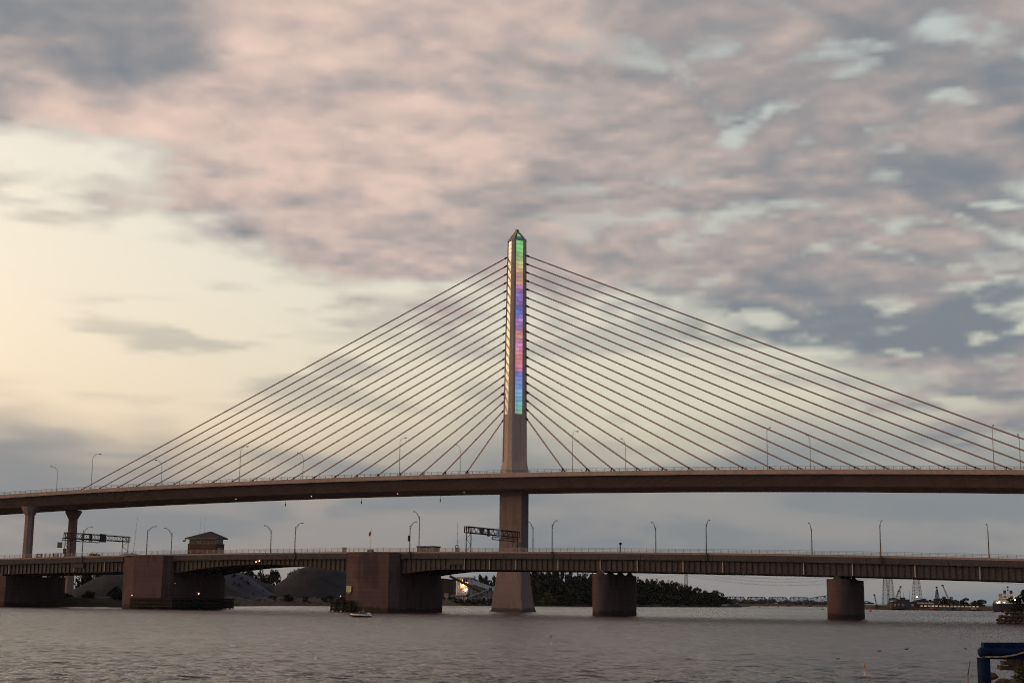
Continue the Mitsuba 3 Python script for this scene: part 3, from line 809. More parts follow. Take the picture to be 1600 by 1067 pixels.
def barrier_gate(s, t, lean, top, lab):
    """a road gate standing open with its striped arm upright"""
    G = thing('barrier_gate', lab, 'barrier')
    z = float(dz0(s)) + 0.08
    put(G, 'housing', MB().box((s - 0.45, t - 0.4, z), (s + 0.45, t + 0.4, z + 1.3)), 'grey_box', DB)
    n = int((top - z - 1.5) / 0.9)
    h = (top - z - 1.5) / n
    for i in range(n):
        za, zb_ = z + 1.5 + i * h, z + 1.5 + (i + 1) * h
        put(G, 'arm_stripe', MB().tube([(s + lean * (za - z) / (top - z), t, za), (s + lean * (zb_ - z) / (top - z), t, zb_ - 0.002)], 0.085 - 0.05 * i / n, 6), 'red_paint' if i % 2 else 'white_paint', DB)
    m = MB()
    for k in np.linspace(0, 2 * math.pi, 13)[:-1]:
        m.bar((s + 0.46 * math.cos(k), t - 0.45, z + 1.65 + 0.46 * math.sin(k)), (s + 0.46 * math.cos(k + 0.53), t - 0.45, z + 1.65 + 0.46 * math.sin(k + 0.53)), 0.13)
    put(G, 'counterweight_ring', m, 'black_paint', DB)
    put(G, 'lamp_box', MB().box((s - 0.22, t - 0.5, z + 1.4), (s + 0.22, t - 0.42, z + 1.85)), 'white_paint', DB)


barrier_gate(-17.2, 3.2, -0.1, 23.5, 'raised red and white striped gate arm left of the right sign gantry')
barrier_gate(-133.9, 24.0, 0.9, 27.0, 'leaning raised red and white gate arm left of the brick control house')


def lattice_bar(mb, a, b, up, n, w, d):
    """a flat lattice between chords a-b and the same chords moved by up"""
    a, b, up = (np.asarray(x, float) for x in (a, b, up))
    mb.bar(a, b, w)
    mb.bar(a + up, b + up, w)
    for i in range(n):
        p, q = a + (b - a) * i / n, a + (b - a) * (i + 1) / n
        mb.bar(p if i % 2 else p + up, q + up if i % 2 else q, d)
    for x in (a, b):
        mb.bar(x, x + up, w)
    return mb


def sign_gantry(lab, s_near, s_far, t_far, top, h, pieces):
    G = thing('sign_gantry', lab, 'sign gantry')
    A = lambda f: np.array([s_near + (s_far - s_near) * f, 0.15 + (t_far - 0.15) * f])
    for f0, f1 in ((0.0, 0.085), (0.905, 1.0)):
        zb = float(dz0(s_near)) + 0.1 - (1.1 if f0 == 0 else 0)
        m = MB()
        p, q = A(f0), A(f1)
        lattice_bar(m, (*p, zb), (*p, top), (*(q - p), 0), 5, 0.20, 0.10)
        put(G, 'leg', m, 'brown_paint', DB)
    for off in (-0.55, 0.55):
        m = MB()
        p, q = A(0.0) + [off, 0], A(1.0) + [off, 0]
        lattice_bar(m, (*p, top - h), (*q, top - h), (0, 0, h), 22, 0.20, 0.10)
        put(G, 'truss', m, 'brown_paint', DB)
    m = MB()
    for f in np.linspace(0.0, 1.0, 12):
        p = A(f)
        for z in (top, top - h):
            m.bar((p[0] - 0.55, p[1], z), (p[0] + 0.55, p[1], z), 0.09)
    put(G, 'tie', m, 'brown_paint', DB)
    for nm, f, z, w, hh, mt in pieces:
        p = A(f)
        if nm == 'traffic_signal':
            k = put(G, nm, MB().box((p[0] - 0.95, p[1] - w / 2, z), (p[0] - 0.62, p[1] + w / 2, z + hh)), mt, DB)
            m = MB()
            for i in range(3):
                for sx in (-1.0,):
                    m.tube([(p[0] - 0.95, p[1], z + hh * (0.2 + 0.3 * i)), (p[0] - 1.25, p[1], z + hh * (0.2 + 0.3 * i) - 0.03)], 0.22, 8)
            put(k, 'visor', m, 'black_paint', DB)
        else:
            k = put(G, nm, MB().box((p[0] + 0.62, p[1] - w / 2, z), (p[0] + 0.70, p[1] + w / 2, z + hh)), mt, DB)
            m = MB()
            if mt == 'sign_white':                # three lines of lettering, too far off to read
                pr = np.random.default_rng(5)
                for row in range(3):
                    y = p[1] - w * 0.30
                    for c in range(4 if row != 1 else 3):
                        cw = pr.uniform(0.12, 0.2) * w
                        for side in (0.702, 0.618):
                            for zz3 in (0.16, 0.25):
                                m.box((p[0] + side - 0.012, y, z + hh * (0.14 + 0.28 * (2 - row)) + hh * (zz3 - 0.16)), (p[0] + side + 0.012, y + cw * 0.8, z + hh * (0.14 + 0.28 * (2 - row)) + hh * (zz3 - 0.10)))
                            m.box((p[0] + side - 0.014, y, z + hh * (0.14 + 0.28 * (2 - row))), (p[0] + side + 0.014, y + cw * 0.25, z + hh * (0.29 + 0.28 * (2 - row))))
                        y += cw
                put(k, 'lettering', m, 'black_paint', DB)
    return G


G = sign_gantry('brown lattice sign gantry with dark signals at the left end of the drawbridge', -140.0, -139.3, 28.6, 21.2, 1.45, [
    ('traffic_signal', 0.30, 19.25, 0.85, 2.2, 'signal_black'), ('traffic_signal', 0.42, 19.25, 0.85, 2.2, 'signal_black'), ('sign_panel', 0.55, 19.1, 2.9, 2.45, 'signal_black')])
m = MB()
lattice_bar(m, (-141.0, 0.2, 19.0), (-140.7, 16.5, 19.0), (0, 0, 0.65), 12, 0.16, 0.08)
put(G, 'catwalk', m, 'brown_paint', DB)
put(G, 'side_sign', MB().box((-142.6, 0.0, 16.9), (-140.9, 0.1, 18.5)), 'signal_black', DB)
put(G, 'control_box', MB().box((-140.2, -0.3, 15.2), (-139.4, 0.1, 16.6)), 'signal_black', DB)
G = sign_gantry('brown lattice sign gantry with a white lettered sign in front of the tower leg', -13.4, -10.6, 28.6, 21.9, 1.5, [
    ('sign_panel', 0.24, 20.35, 2.8, 1.5, 'brown_paint'), ('traffic_signal', 0.47, 20.0, 0.95, 2.15, 'signal_black'), ('sign_panel', 0.575, 19.75, 3.0, 2.45, 'sign_white'), ('traffic_signal', 0.70, 20.0, 0.95, 2.15, 'signal_black')])
m = MB()
lattice_bar(m, (-11.6, 13.0, 19.2), (-10.4, 28.4, 19.2), (0, 0, 0.7), 12, 0.16, 0.08)
put(G, 'catwalk', m, 'brown_paint', DB)
put(G, 'side_sign', MB().box((-10.2, 28.5, 17.8), (-9.2, 28.62, 18.9)), 'sign_teal', DB)
put(G, 'control_box', MB().box((-11.0, 28.0, 15.3), (-10.4, 28.4, 16.7)), 'red_paint', DB)

# work zone on the deck at the far left
for s, t, h, lab in ((-146.3, 20.0, 1.55, 'tall orange work cone under the left gantry, left one of three'), (-144.2, 20.4, 0.9, 'short orange work cone under the left gantry, the middle one of three'),
                     (-142.2, 20.0, 1.6, 'tall orange work cone under the left gantry, the right one of three')):
    C = thing('traffic_cone', lab, 'cone')
    z = float(dz0(s)) + 0.08
    put(C, 'base', MB().box((s - 0.4, t - 0.4, z), (s + 0.4, t + 0.4, z + 0.12)), 'black_paint', DB)
    put(C, 'cone', MB().tube([(s, t, z + 0.12), (s, t, z + h + 0.6)], [0.34, 0.07], 10), 'orange_paint', DB)
    put(C, 'band', MB().tube([(s, t, z + h * 0.55), (s, t, z + h * 0.75)], [0.285, 0.25], 10), 'white_paint', DB)
for i, (s, c) in enumerate(((-150.5, 'grey_box'), (-147.5, 'white_paint'), (-144.6, 'red_paint'), (-141.9, 'white_paint'))):
    C = thing('barricade', ('grey', 'left white', 'red', 'right white')[i] + ' low road work barricade on the drawbridge under the left gantry', 'barricade')
    z = float(dz0(s)) + 0.08
    for hh in (0.35, 0.8, 1.2):
        put(C, 'board', MB().box((s - 1.1, 2.0, z + hh), (s + 1.1, 2.06, z + hh + 0.28)), c, DB)
    put(C, 'stand', MB().box((s - 0.9, 1.8, z), (s - 0.8, 2.3, z + 1.5)).box((s + 0.8, 1.8, z), (s + 0.9, 2.3, z + 1.5)), 'black_paint', DB)
C = thing('beacon_mast', 'short dark mast with a round head on the drawbridge above the first round pier', 'mast')
z = float(dz0(19.4)) + 0.08
put(C, 'mast', MB().tube([(19.4, 27.0, z), (19.4, 27.0, 18.4)], [0.16, 0.11], 7), 'far_steel', DB)
m = trimesh.creation.icosphere(2, 0.42)
m.apply_scale([1, 1, 0.75])
m.apply_translation([19.4, 27.0, 18.55])
put(C, 'head', m, 'black_paint', DB)
put(C, 'ladder', MB().box((19.2, 26.72, z), (19.25, 26.78, 18.2)).box((19.55, 26.72, z), (19.6, 26.78, 18.2)), 'far_steel', DB)


# ------------------------------------------------------------------ street lamps
def lamp(lab, group, fr, s, t, zbase, ztop, out, arm, r, style):
    """style 0: old mast with a braced upswept arm; 1: slim mast with a bent arm"""
    K = thing('street_lamp', lab, 'street lamp', group)
    if style == 0:
        zp = ztop - 1.15
        put(K, 'mast', MB().tube([(s, t, zbase), (s, t, zp)], [r, r * 0.62], 8), 'pole_steel', fr, smooth=40)
        u = np.linspace(0, 1, 9)
        m = MB().tube([(s, t + out * arm * x, zp - 0.35 + 1.5 * math.sin(x * math.pi / 2)) for x in u], 0.06, 6)
        m.tube([(s, t + out * arm * 0.75 * x, zp - 1.25 + 2.25 * math.sin(x * 1.45)) for x in u], 0.045, 6)
        put(K, 'arm', m, 'pole_steel', fr)
        e = t + out * arm
        m = MB().loft([[(s - w, y, z0), (s + w, y, z0), (s + w * 0.7, y, z0 + hh), (s - w * 0.7, y, z0 + hh)] for y, w, z0, hh in
                       ((e - out * 0.1, 0.10, ztop - 0.02, 0.12), (e + out * 0.25, 0.17, ztop - 0.09, 0.22), (e + out * 0.75, 0.15, ztop - 0.05, 0.18), (e + out * 0.9, 0.05, ztop + 0.0, 0.08))])
        put(K, 'lantern', m, 'pole_steel', fr)
        put(K, 'bracket', MB().box((s - 0.22, t - 0.12, zbase - 1.5), (s + 0.22, t + 0.12, zbase + 0.35)), 'dark_steel', fr)
    else:
        zp = ztop - 2.0
        put(K, 'mast', MB().tube([(s, t, zbase), (s, t, zp)], [r, r * 0.6], 8), 'pole_pale', fr, smooth=40)
        a = np.linspace(0, math.pi / 2, 9)
        m = MB().tube([(s, t + out * arm * (1 - math.cos(x)), zp + 2.0 * math.sin(x)) for x in a], 0.075, 6)
        put(K, 'arm', m, 'pole_pale', fr)
        e = t + out * arm
        m = MB().loft([[(s - w, y, z0), (s + w, y, z0), (s + w * 0.6, y, z0 + hh), (s - w * 0.6, y, z0 + hh)] for y, w, z0, hh in
                       ((e - out * 0.15, 0.12, ztop - 0.06, 0.14), (e + out * 0.25, 0.24, ztop - 0.14, 0.30), (e + out * 0.85, 0.22, ztop - 0.10, 0.25), (e + out * 1.05, 0.06, ztop - 0.02, 0.1))])
        put(K, 'lantern', m, 'dark_steel', fr)
    return K


ORD = ['first', 'second', 'third', 'fourth', 'fifth', 'sixth', 'seventh', 'eighth']
for i, (s, zt) in enumerate(((-133.4, 22.95), (-110.0, 22.75), (-63.5, 23.4), (-29.25, 23.4), (10.2, 23.35), (49.55, 23.1), (90.3, 22.55))):
    t = -0.25 if i not in (1,) else -2.0
    k = lamp(f'dark lamp on the near edge of the low drawbridge, arm right, {ORD[i]} from left', 'lamps on the near edge of the drawbridge', DB, s, t, float(dz0(s)) + 0.05, zt, 1, 3.2, 0.155, 0)
    if i == 3:
        put(k, 'control_box', MB().box((s - 0.45, t - 0.3, 18.2), (s - 0.15, t + 0.1, 19.7)), 'signal_black', DB)
for i, (s, zt) in enumerate(((-122.8, 23.5), (-88.1, 24.0), (-40.0, 27.5), (-5.7, 24.3), (28.9, 23.85), (69.7, 23.3), (112.1, 22.6))):
    lab = f'dark lamp on the far edge of the low drawbridge, arm left, {ORD[i]} from left'
    if i == 2:
        lab = 'extra tall dark street lamp behind the grey box shed on the drawbridge, arm bent left'
    lamp(lab, 'lamps on the far edge of the drawbridge', DB, s, W - 0.3, float(dz0(s)) + 0.4, zt, -1, 3.2, 0.155, 0)
for i, (s, zt) in enumerate(((-154.4, 52.7), (-92.3, 53.4), (-31.9, 54.2), (27.0, 54.1), (86.3, 53.0), (147.3, 51.3))):
    lamp(f'slim lamp on the near edge of the high deck, arm right, {ORD[i]} from left', 'lamps on the near edge of the high deck', SKY, s, -18.0, float(sz(s)) - 1.0, zt, 1, 3.3, 0.13, 1)
for i, (s, zt) in enumerate(((-201.8, 52.2), (-152.2, 53.2), (-90.4, 54.0), (-28.1, 54.9), (31.1, 54.8), (90.8, 53.75), (151.3, 51.8))):
    lamp(f'slim lamp on the far edge of the high deck, arm left, {ORD[i]} from left', 'lamps on the far edge of the high deck', SKY, s, 18.0, float(sz(s)) - 1.0, zt, -1, 3.3, 0.13, 1)

# ------------------------------------------------------------------ trees
def crown_mesh(seed, n=900, leaf=0.045, lobes=13, shape=0):
    """leaf sprays gathered in clumps inside a crown of unit height (z 0..1) and half width about 0.4"""
    r = np.random.default_rng(seed)
    c, rad = [], []
    for i in range(lobes):
        z = r.uniform(0.12, 0.86)
        wz = (0.36 * math.sin(math.pi * min(1, max(0.05, z * 0.9 + 0.12))) ** 0.7 if shape == 0 else 0.30 * (1.05 - z) ** 0.5)
        a, q = r.uniform(0, 2 * math.pi), math.sqrt(r.uniform(0.1, 1)) * wz
        c.append((q * math.cos(a), q * math.sin(a), z))
        rad.append(r.uniform(0.10, 0.19) * (1.1 - 0.4 * z))
    c.append((r.uniform(-.06, .06), r.uniform(-.06, .06), 0.9))
    rad.append(0.10)
    c, rad = np.array(c), np.array(rad)
    k = r.choice(len(c), n, p=rad ** 2 / (rad ** 2).sum())
    d = r.normal(size=(n, 3))
    d /= np.linalg.norm(d, axis=1, keepdims=True)
    p = c[k] + d * (rad[k] * r.uniform(0.55, 1.08, n) ** 0.5)[:, None] * [1, 1, 0.85]
    a = r.normal(size=(n, 3))
    a /= np.linalg.norm(a, axis=1, keepdims=True)
    b = np.cross(a, r.normal(size=(n, 3)))
    b /= np.linalg.norm(b, axis=1, keepdims=True)
    s = leaf * r.uniform(0.6, 1.35, n)[:, None]
    v = np.stack([p - a * s - b * s * 0.55, p + a * s * 0.9 - b * s * 0.45, p + a * s * 1.1 + b * s * 0.4, p - a * s * 0.7 + b * s * 0.6], 1).reshape(-1, 3)
    f = np.arange(n)[:, None] * 4
    return trimesh.Trimesh(v, np.vstack([f + [0, 1, 2], f + [0, 2, 3]]), process=False)


def trunk_mesh(seed):
    r = np.random.default_rng(seed)
    m = MB().tube([(0, 0, -0.05), (0.01, 0, 0.25), (r.uniform(-.02, .02), 0.01, 0.55), (r.uniform(-.03, .03), 0, 0.85)], [0.030, 0.022, 0.014, 0.005], 7)
    for i in range(6):
        a, z = r.uniform(0, 6.28), r.uniform(0.18, 0.6)
        m.tube([(0, 0, z), (0.13 * math.cos(a), 0.13 * math.sin(a), z + 0.12), (0.24 * math.cos(a), 0.24 * math.sin(a), z + 0.22)], [0.011, 0.008, 0.004], 5)
    return m.out()


CROWNS = [mikit.ply(crown_mesh(100 + i, 1900, 0.027, 17, 1 if i == 4 else 0)) for i in range(6)]
TRUNKS = [mikit.ply(trunk_mesh(200 + i)) for i in range(3)]
trng = np.random.default_rng(17)


def tree(lab, group, x, y, base, top, width=None, mt='foliage', name='tree', v=None):
    K = thing(name, lab, 'tree' if name == 'tree' else 'shrub', group)
    h = top - base
    width = width or h * trng.uniform(0.55, 0.8)
    i = int(trng.integers(len(CROWNS))) if v is None else v
    tw = T().translate([x, y, base]).rotate([0, 0, 1], float(trng.uniform(0, 360))).scale([width / 0.85, width / 0.85, h])
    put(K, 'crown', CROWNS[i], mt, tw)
    put(K, 'trunk', TRUNKS[i % 3], 'bark', tw)
    return K


# trees behind the stone piles on the left
for x, z in ((-152, 18.0), (-146, 18.9), (-140.5, 19.8), (-135, 19.6), (-130.7, 19.2), (-126.5, 17.6), (-121.2, 19.6), (-117.0, 20.4)):
    tree('dark tree standing behind the stockpiles, seen under the lifting span', 'trees behind the stockpiles', x, 815 + trng.uniform(-10, 12), 2.5, z, 9.5)
for x, z in ((-25.0, 19.2), (-20.5, 20.3), (-15.6, 19.9), (-11.0, 19.6), (-7.2, 17.6), (-3.0, 17.0), (2.0, 17.0)):
    tree('dark tree behind the long roof of the plant', 'trees behind the plant', x, 1000 + trng.uniform(-6, 12), 2.5, z + 1.0, 9.0)
for x, z in ((-208, 19), (-201, 21), (-195, 20), (-189, 21.5), (-183, 20), (-177, 21), (-170, 20.5), (-163, 21)):
    tree('dark tree behind the banded stockpile between the two leftmost low piers', 'trees behind the banded stockpile', x, 655 + trng.uniform(-6, 8), 2.5, z + 1.5, 9.5)
# the riverside wood
lab_t, grp_t = 'tall dark tree with a ragged top in the wood right of the tower leg', 'tall trees of the riverside wood'
for x, z in ((12.5, 26.5), (18.0, 27.0), (22.1, 28.2), (27.0, 28.0), (32.4, 26.9), (37.8, 25.6), (43.6, 24.9), (49.3, 24.2), (54.9, 25.0), (59.6, 23.6), (65.0, 22.6)):
    tree(lab_t, grp_t, x, 1012 + max(0, x - 45) * 1.7 + trng.uniform(-4, 10), 2.0, z + 0.4, trng.uniform(7.0, 9.5))
lab_t, grp_t = 'dark rounded tree in the wood sloping down right of the first round pier', 'lower trees of the riverside wood'
for x, y, z in ((72, 1060, 22.4), (78.5, 1076, 22.5), (84, 1088, 22.2), (89.9, 1098, 22.6), (95, 1108, 22.0), (100.4, 1118, 22.2), (107.6, 1131, 21.6), (112, 1138, 21.4), (117.0, 1146, 21.5), (123.1, 1158, 21.0), (128, 1166, 20.9), (132.4, 1173, 20.8),
                (137.9, 1184, 19.9), (143.4, 1195, 18.9), (148.1, 1206, 18.2), (153, 1210, 17.2), (157.9, 1217, 16.2), (163.0, 1227, 14.7), (167, 1233, 13.9), (170.7, 1239, 13.2), (177.8, 1250, 14.2), (181.2, 1252, 14.0), (184.6, 1256, 12.6), (189, 1262, 8.6), (193.5, 1270, 7.0)):
    tree(lab_t, grp_t, x, y + trng.uniform(-3, 8), 1.5, z + 0.5, trng.uniform(9.0, 12.5))
lab_t, grp_t = 'low dark tree at the foot of the riverside wood along the water', 'foot trees of the riverside wood'
for i in range(34):
    x = 14 + i * 5.2 + trng.uniform(-1.5, 1.5)
    y = float(np.interp(x, [10, 60, 95, 142, 200], [958, 1001, 1086, 1179, 1263]))
    tree(lab_t, grp_t, x, y + 2.5, 0.6, trng.uniform(7, 12) * (1.0 if x < 150 else 0.62), trng.uniform(8, 11))
K = tree('round olive tree low at the water between tower leg and first round pier', None, 24.5, 953, 0.8, 9.6, 15.0, 'foliage_olive')
# fill of the wood behind its edge
m = MB()
frng = np.random.default_rng(29)
base = crown_mesh(333, 420, 0.07, 12)
for i in range(150):
    x = frng.uniform(8, 190)
    y0 = float(np.interp(x, [8, 60, 95, 142, 200], [962, 1004, 1089, 1182, 1266]))
    top = float(np.interp(x, [8, 30, 60, 100, 125, 145, 165, 182, 192], [22, 24, 20, 20, 19, 17, 12.5, 11, 5.5]))
    h = top * frng.uniform(0.72, 1.0)
    q = base.vertices * [12, 12, h] + [x, y0 + frng.uniform(8, 60), 1.0]
    m.add(q, base.faces)
put('', 'woodland', m, 'foliage')
tag('woodland', 'dark inner mass of the riverside wood behind its edge trees', kind='stuff')
# trees far off along the river, by the rail bridge and the wharf
for i in range(26):
    x = 296 + i * 8.0 + trng.uniform(-2, 2)
    tree('small far off tree on the horizon behind the rail bridge', 'far trees behind the rail bridge', x, 2120 + trng.uniform(0, 40), 0.5, trng.uniform(7.5, 10.8), 17)
for x, z, wd in ((288.5, 8.2, 6), (312.0, 7.8, 5.5), (316.0, 7.0, 5), (323.0, 8.2, 6.5), (327.4, 9.6, 6.5), (331.4, 9.2, 6), (336, 7.2, 5), (340, 7.0, 5), (344.0, 8.8, 4.2), (350, 6.8, 6), (356, 7.5, 7), (306, 6.0, 4)):
    tree('small dark tree behind the lit wharf on the far right', 'trees behind the wharf', x, 1080 + trng.uniform(0, 8), 0.6, z + 0.9, wd * 1.7)

# ------------------------------------------------------------------ stockpiles


def pile(lab, x, y, z0, top, rx, ry, flat, seed, mt='coal'):
    K = thing('stockpile', lab, 'pile')
    nr, na = 26, 72
    v, f = [], []
    for i in range(nr + 1):
        q = i / nr
        for j in range(na):
            a = 2 * math.pi * j / na
            rr = q
            d = max(0.0, (q - flat) / (1 - flat))
            hh = 1 - d - 0.06 * math.exp(-((q - flat) / 0.08) ** 2) - 0.03 * (1 - d)
            v.append((x + rx * rr * math.cos(a), y + ry * rr * math.sin(a), z0 + (top - z0) * max(hh, -0.05)))
        if i:
            for j in range(na):
                f.append([(i - 1) * na + j, i * na + j, i * na + (j + 1) % na, (i - 1) * na + (j + 1) % na])
    v = np.array(v)
    v[:, 2] += (nfbm(v * 0.11, 4, seed) - 0.5) * 1.5 * np.minimum(1, (v[:, 2] - z0) / 3 + 0.2)
    v[:, :2] += (nfbm(v[:, [1, 0, 2]] * 0.08, 3, seed + 5) - 0.5)[:, None] * 3.0
    m = MB().add(v, f)
    put(K, 'heap', m, mt, smooth=True)
    return K


ka = pile('grey stockpile dotted with dark tufts under the left half of the lifting span', -134.0, 690, 2.0, 16.4, 26.5, 24, 0.16, 1, 'coal_grey')
pile('darker stockpile slope behind the tufted one', -140.0, 738, 2.0, 17.0, 34.0, 22, 0.10, 2)
pile('largest dark stockpile with a flat top in front of the right lifting pier', -97.0, 745, 2.0, 20.8, 35.0, 30, 0.25, 3)
pile('dark banded stockpile between the two leftmost low piers', -146.0, 600, 2.0, 19.0, 42.0, 26, 0.25, 4)
m = MB()
tb = crown_mesh(71, 24, 0.22, 4)
tr2 = np.random.default_rng(5)
for i in range(46):
    a, q = tr2.uniform(-2.7, -0.4), tr2.uniform(0.3, 0.95)
    px_, py_ = -134 + 26.5 * q * math.cos(a), 690 + 24 * q * math.sin(a)
    d = max(0, (q - 0.16) / 0.84)
    m.add(tb.vertices * tr2.uniform(0.9, 1.5) + [px_, py_, 2 + 14.4 * (1 - d) - 0.5], tb.faces)
tag(put(ka, 'weed_tuft', m, 'foliage'), 'dark weed tufts scattered over the heap', kind='stuff')

# broken stone along the left bank with shrubs
rk = []
for sd in range(5):
    q = trimesh.creation.icosphere(1, 1.0)
    q.vertices *= 1 + (nnoise(q.vertices * 1.7 + 9 * sd, sd) - 0.5)[:, None] * 0.7
    q.vertices *= [1, 0.85, 0.62]
    rk.append(q)
m = MB()
rr = np.random.default_rng(41)
for i in range(2600):
    u = rr.uniform(0, 1)
    ys_ = 560 + 350 * u
    xs_ = float(np.interp(ys_, [520, 635, 770, 897, 910], [-108, -98, -62, -30, -24]))
    off = rr.uniform(-1.5, 9)
    q = rk[i % 5]
    s = rr.uniform(0.35, 1.15)
    m.add(q.vertices * s + [xs_ - off * 0.9, ys_ + off * 0.3, max(-0.2, off * 0.36) + 0.1], q.faces)
put('', 'riprap', m, 'rock')
tag('riprap', 'pale broken stone facing along the left bank under the stockpiles', kind='stuff')
for i, (x, y, h, wd) in enumerate(((-118.5, 610, 5.0, 6.5), (-103.5, 632, 4.6, 6.0), (-99.0, 645, 5.2, 9.0), (-93.5, 665, 4.3, 5.0), (-85.5, 690, 5.0, 9.0), (-80.5, 700, 4.4, 7.0), (-111, 640, 3.8, 4.0))):
    tree('dark shrub growing on the broken stone bank below the stockpiles', 'shrubs on the broken stone bank', x, y, 0.3, h, wd, 'foliage', 'shrub')
for i, (x, y, h, wd) in enumerate(((-118, 458, 5.5, 8), (-124, 455, 6.5, 9), (-131, 452, 5.0, 8), (-138, 450, 4.2, 8), (-145, 449, 4.6, 8), (-112.5, 470, 7.8, 8), (-111.0, 485, 6.0, 8), (-153, 446, 4.0, 8), (-160, 444, 4.0, 8))):
    tree('black green shrub on the bank between the two leftmost low piers', 'shrubs between the left piers', x, y, 0.0, h, wd, 'foliage', 'shrub')
for i in range(11):
    tree('dark low hedge shrub along the water in front of the plant', 'hedge shrubs in front of the plant', -44 + i * 3.6, 893 + trng.uniform(-2, 6) + i * 1.1, 0.2, trng.uniform(4.2, 5.4), 5.5, 'foliage', 'shrub')

# ------------------------------------------------------------------ the plant behind the right lifting pier
K = thing('industrial_shed', 'tall brown ribbed shed with a sloping roof at the left of the lit plant', 'shed')
put(K, 'wall', MB().hexa([(-46, 926, 2), (-34.6, 926, 2), (-34.6, 940, 2), (-46, 940, 2), (-46, 926, 16.6), (-34.6, 926, 15.8), (-34.6, 940, 15.8), (-46, 940, 16.6)]), 'brown_paint')
m = MB()
for x in np.arange(-45.7, -34.8, 1.05):
    m.box((x, 925.75, 2), (x + 0.30, 925.99, 15.7))
put(K, 'rib', m, 'dark_steel')
put(K, 'roof', MB().hexa([(-46.5, 925.2, 16.62), (-34.0, 925.2, 15.85), (-34.0, 940.8, 15.85), (-46.5, 940.8, 16.62), (-46.5, 925.2, 17.1), (-34.0, 925.2, 16.3), (-34.0, 940.8, 16.3), (-46.5, 940.8, 17.1)]), 'roof_dark')
put(K, 'door', MB().box((-41.5, 925.6, 2.0), (-38.8, 925.74, 7.5)), 'metal_tan')
K = thing('process_tower', 'pale square plant tower with a bright lamp on its face', 'tower')
put(K, 'wall', MB().box((-33.3, 920, 2), (-23.8, 929, 17.3)), 'metal_white')
m = MB()
for x in np.arange(-33.1, -23.9, 1.3):
    m.box((x, 919.86, 2.2), (x + 0.12, 919.99, 17.2))
put(K, 'seam', m, 'metal_tan')
put(K, 'opening', MB().box((-29.4, 919.7, 14.6), (-26.8, 919.85, 16.7)), 'window_dark')
put(K, 'corner_trim', MB().box((-26.6, 919.5, 2), (-23.7, 919.84, 17.4)), 'metal_blue_grey')
put(K, 'roof', MB().box((-33.6, 919.4, 17.302), (-23.5, 929.4, 17.7)), 'roof_dark')
for x, z, c, r in ((-28.75, 13.3, (11, 4.6, 1.5), 0.40), (-27.4, 9.9, (3.2, 2.7, 2.1), 0.26)):
    m = trimesh.creation.icosphere(2, r)
    m.apply_translation([x, 918.9, z])
    k = put(K, 'lamp', m, 'bulb', emitter=lamp_light(np.array(c), 2.0))
    put(k, 'lamp_arm', MB().box((x - 0.08, 919.0, z + r), (x + 0.08, 919.9, z + r + 0.2)), 'dark_steel')
K = thing('storage_shed', 'long low tan storage shed with a grey roof sloping down to the tower leg', 'shed')
put(K, 'wall', MB().hexa([(-24.5, 940, 2), (-4, 940, 2), (-4, 960, 2), (-24.5, 960, 2), (-24.5, 940, 13.6), (-4, 940, 7.0), (-4, 960, 7.0), (-24.5, 960, 13.6)]), 'metal_tan')
m = MB()
p0, p1, p2, p3 = np.array([-25.2, 938.5, 13.7]), np.array([-3.4, 938.5, 6.9]), np.array([-3.4, 952, 9.6]), np.array([-25.2, 952, 16.6])
for i in range(14):
    a, b_ = i / 14, (i + 0.86) / 14
    q = [p0 + (p1 - p0) * a, p0 + (p1 - p0) * b_, p3 + (p2 - p3) * b_, p3 + (p2 - p3) * a]
    m = MB().hexa([np.array(x) for x in q] + [np.array(x) + [0, 0, 0.35] for x in q])
    put(K, 'roof_sheet', m, 'metal_blue_grey')
m = MB()
for x in np.arange(-23.5, -4.5, 2.4):
    m.box((x, 939.7, 2.0), (x + 0.25, 939.98, float(np.interp(x, [-24.5, -4], [13.4, 6.8]))))
put(K, 'rib', m, 'brown_paint')


def conveyor(lab, a, b, r, mt, legs):
    K = thing('conveyor', lab, 'conveyor')
    a, b = np.array(a), np.array(b)
    put(K, 'gallery', MB().tube([a, b], r, 10), mt, smooth=40)
    m = MB()
    for i in range(1, 12):
        p = a + (b - a) * i / 12
        e = (b - a) / np.linalg.norm(b - a)
        m.tube([p - e * 0.12, p + e * 0.12], r * 1.08, 10)
    put(K, 'hoop', m, 'dark_steel')
    for q in legs:
        p = a + (b - a) * q
        put(K, 'trestle', MB().bar((p[0] - 0.9, p[1], 2.0), (p[0], p[1], p[2]), 0.22).bar((p[0] + 0.9, p[1], 2.0), (p[0], p[1], p[2]), 0.22), 'dark_steel')
    put(K, 'head_box', MB().box(b - [0.9, 0.9, 0.8], b + [0.9, 0.9, 1.0]), 'dark_steel')
    return K


conveyor('brown conveyor gallery running down across the face of the pale plant tower', (-38.0, 916, 18.4), (-17.2, 916, 8.3), 0.85, 'brown_paint', (0.15, 0.6, 0.9))
conveyor('blue grey tube conveyor lying level above the hedge', (-36.6, 905, 5.5), (-25.9, 905, 6.0), 0.72, 'metal_blue_grey', (0.2, 0.5, 0.8))
conveyor('blue grey tube conveyor rising to the right in front of the storage shed', (-25.0, 904, 5.0), (-11.6, 904, 10.2), 0.66, 'metal_blue_grey', (0.3, 0.6, 0.85))
K = thing('site_hut', 'small white hut between the rising conveyor and the tower leg', 'hut')
put(K, 'wall', MB().box((-17.6, 925, 2), (-14.0, 929, 6.0)), 'metal_white')
put(K, 'roof', MB().box((-18.0, 924.6, 6.002), (-13.6, 929.4, 6.3)), 'roof_dark')
put(K, 'door', MB().box((-16.4, 924.9, 2), (-15.2, 924.98, 4.4)), 'dark_steel')

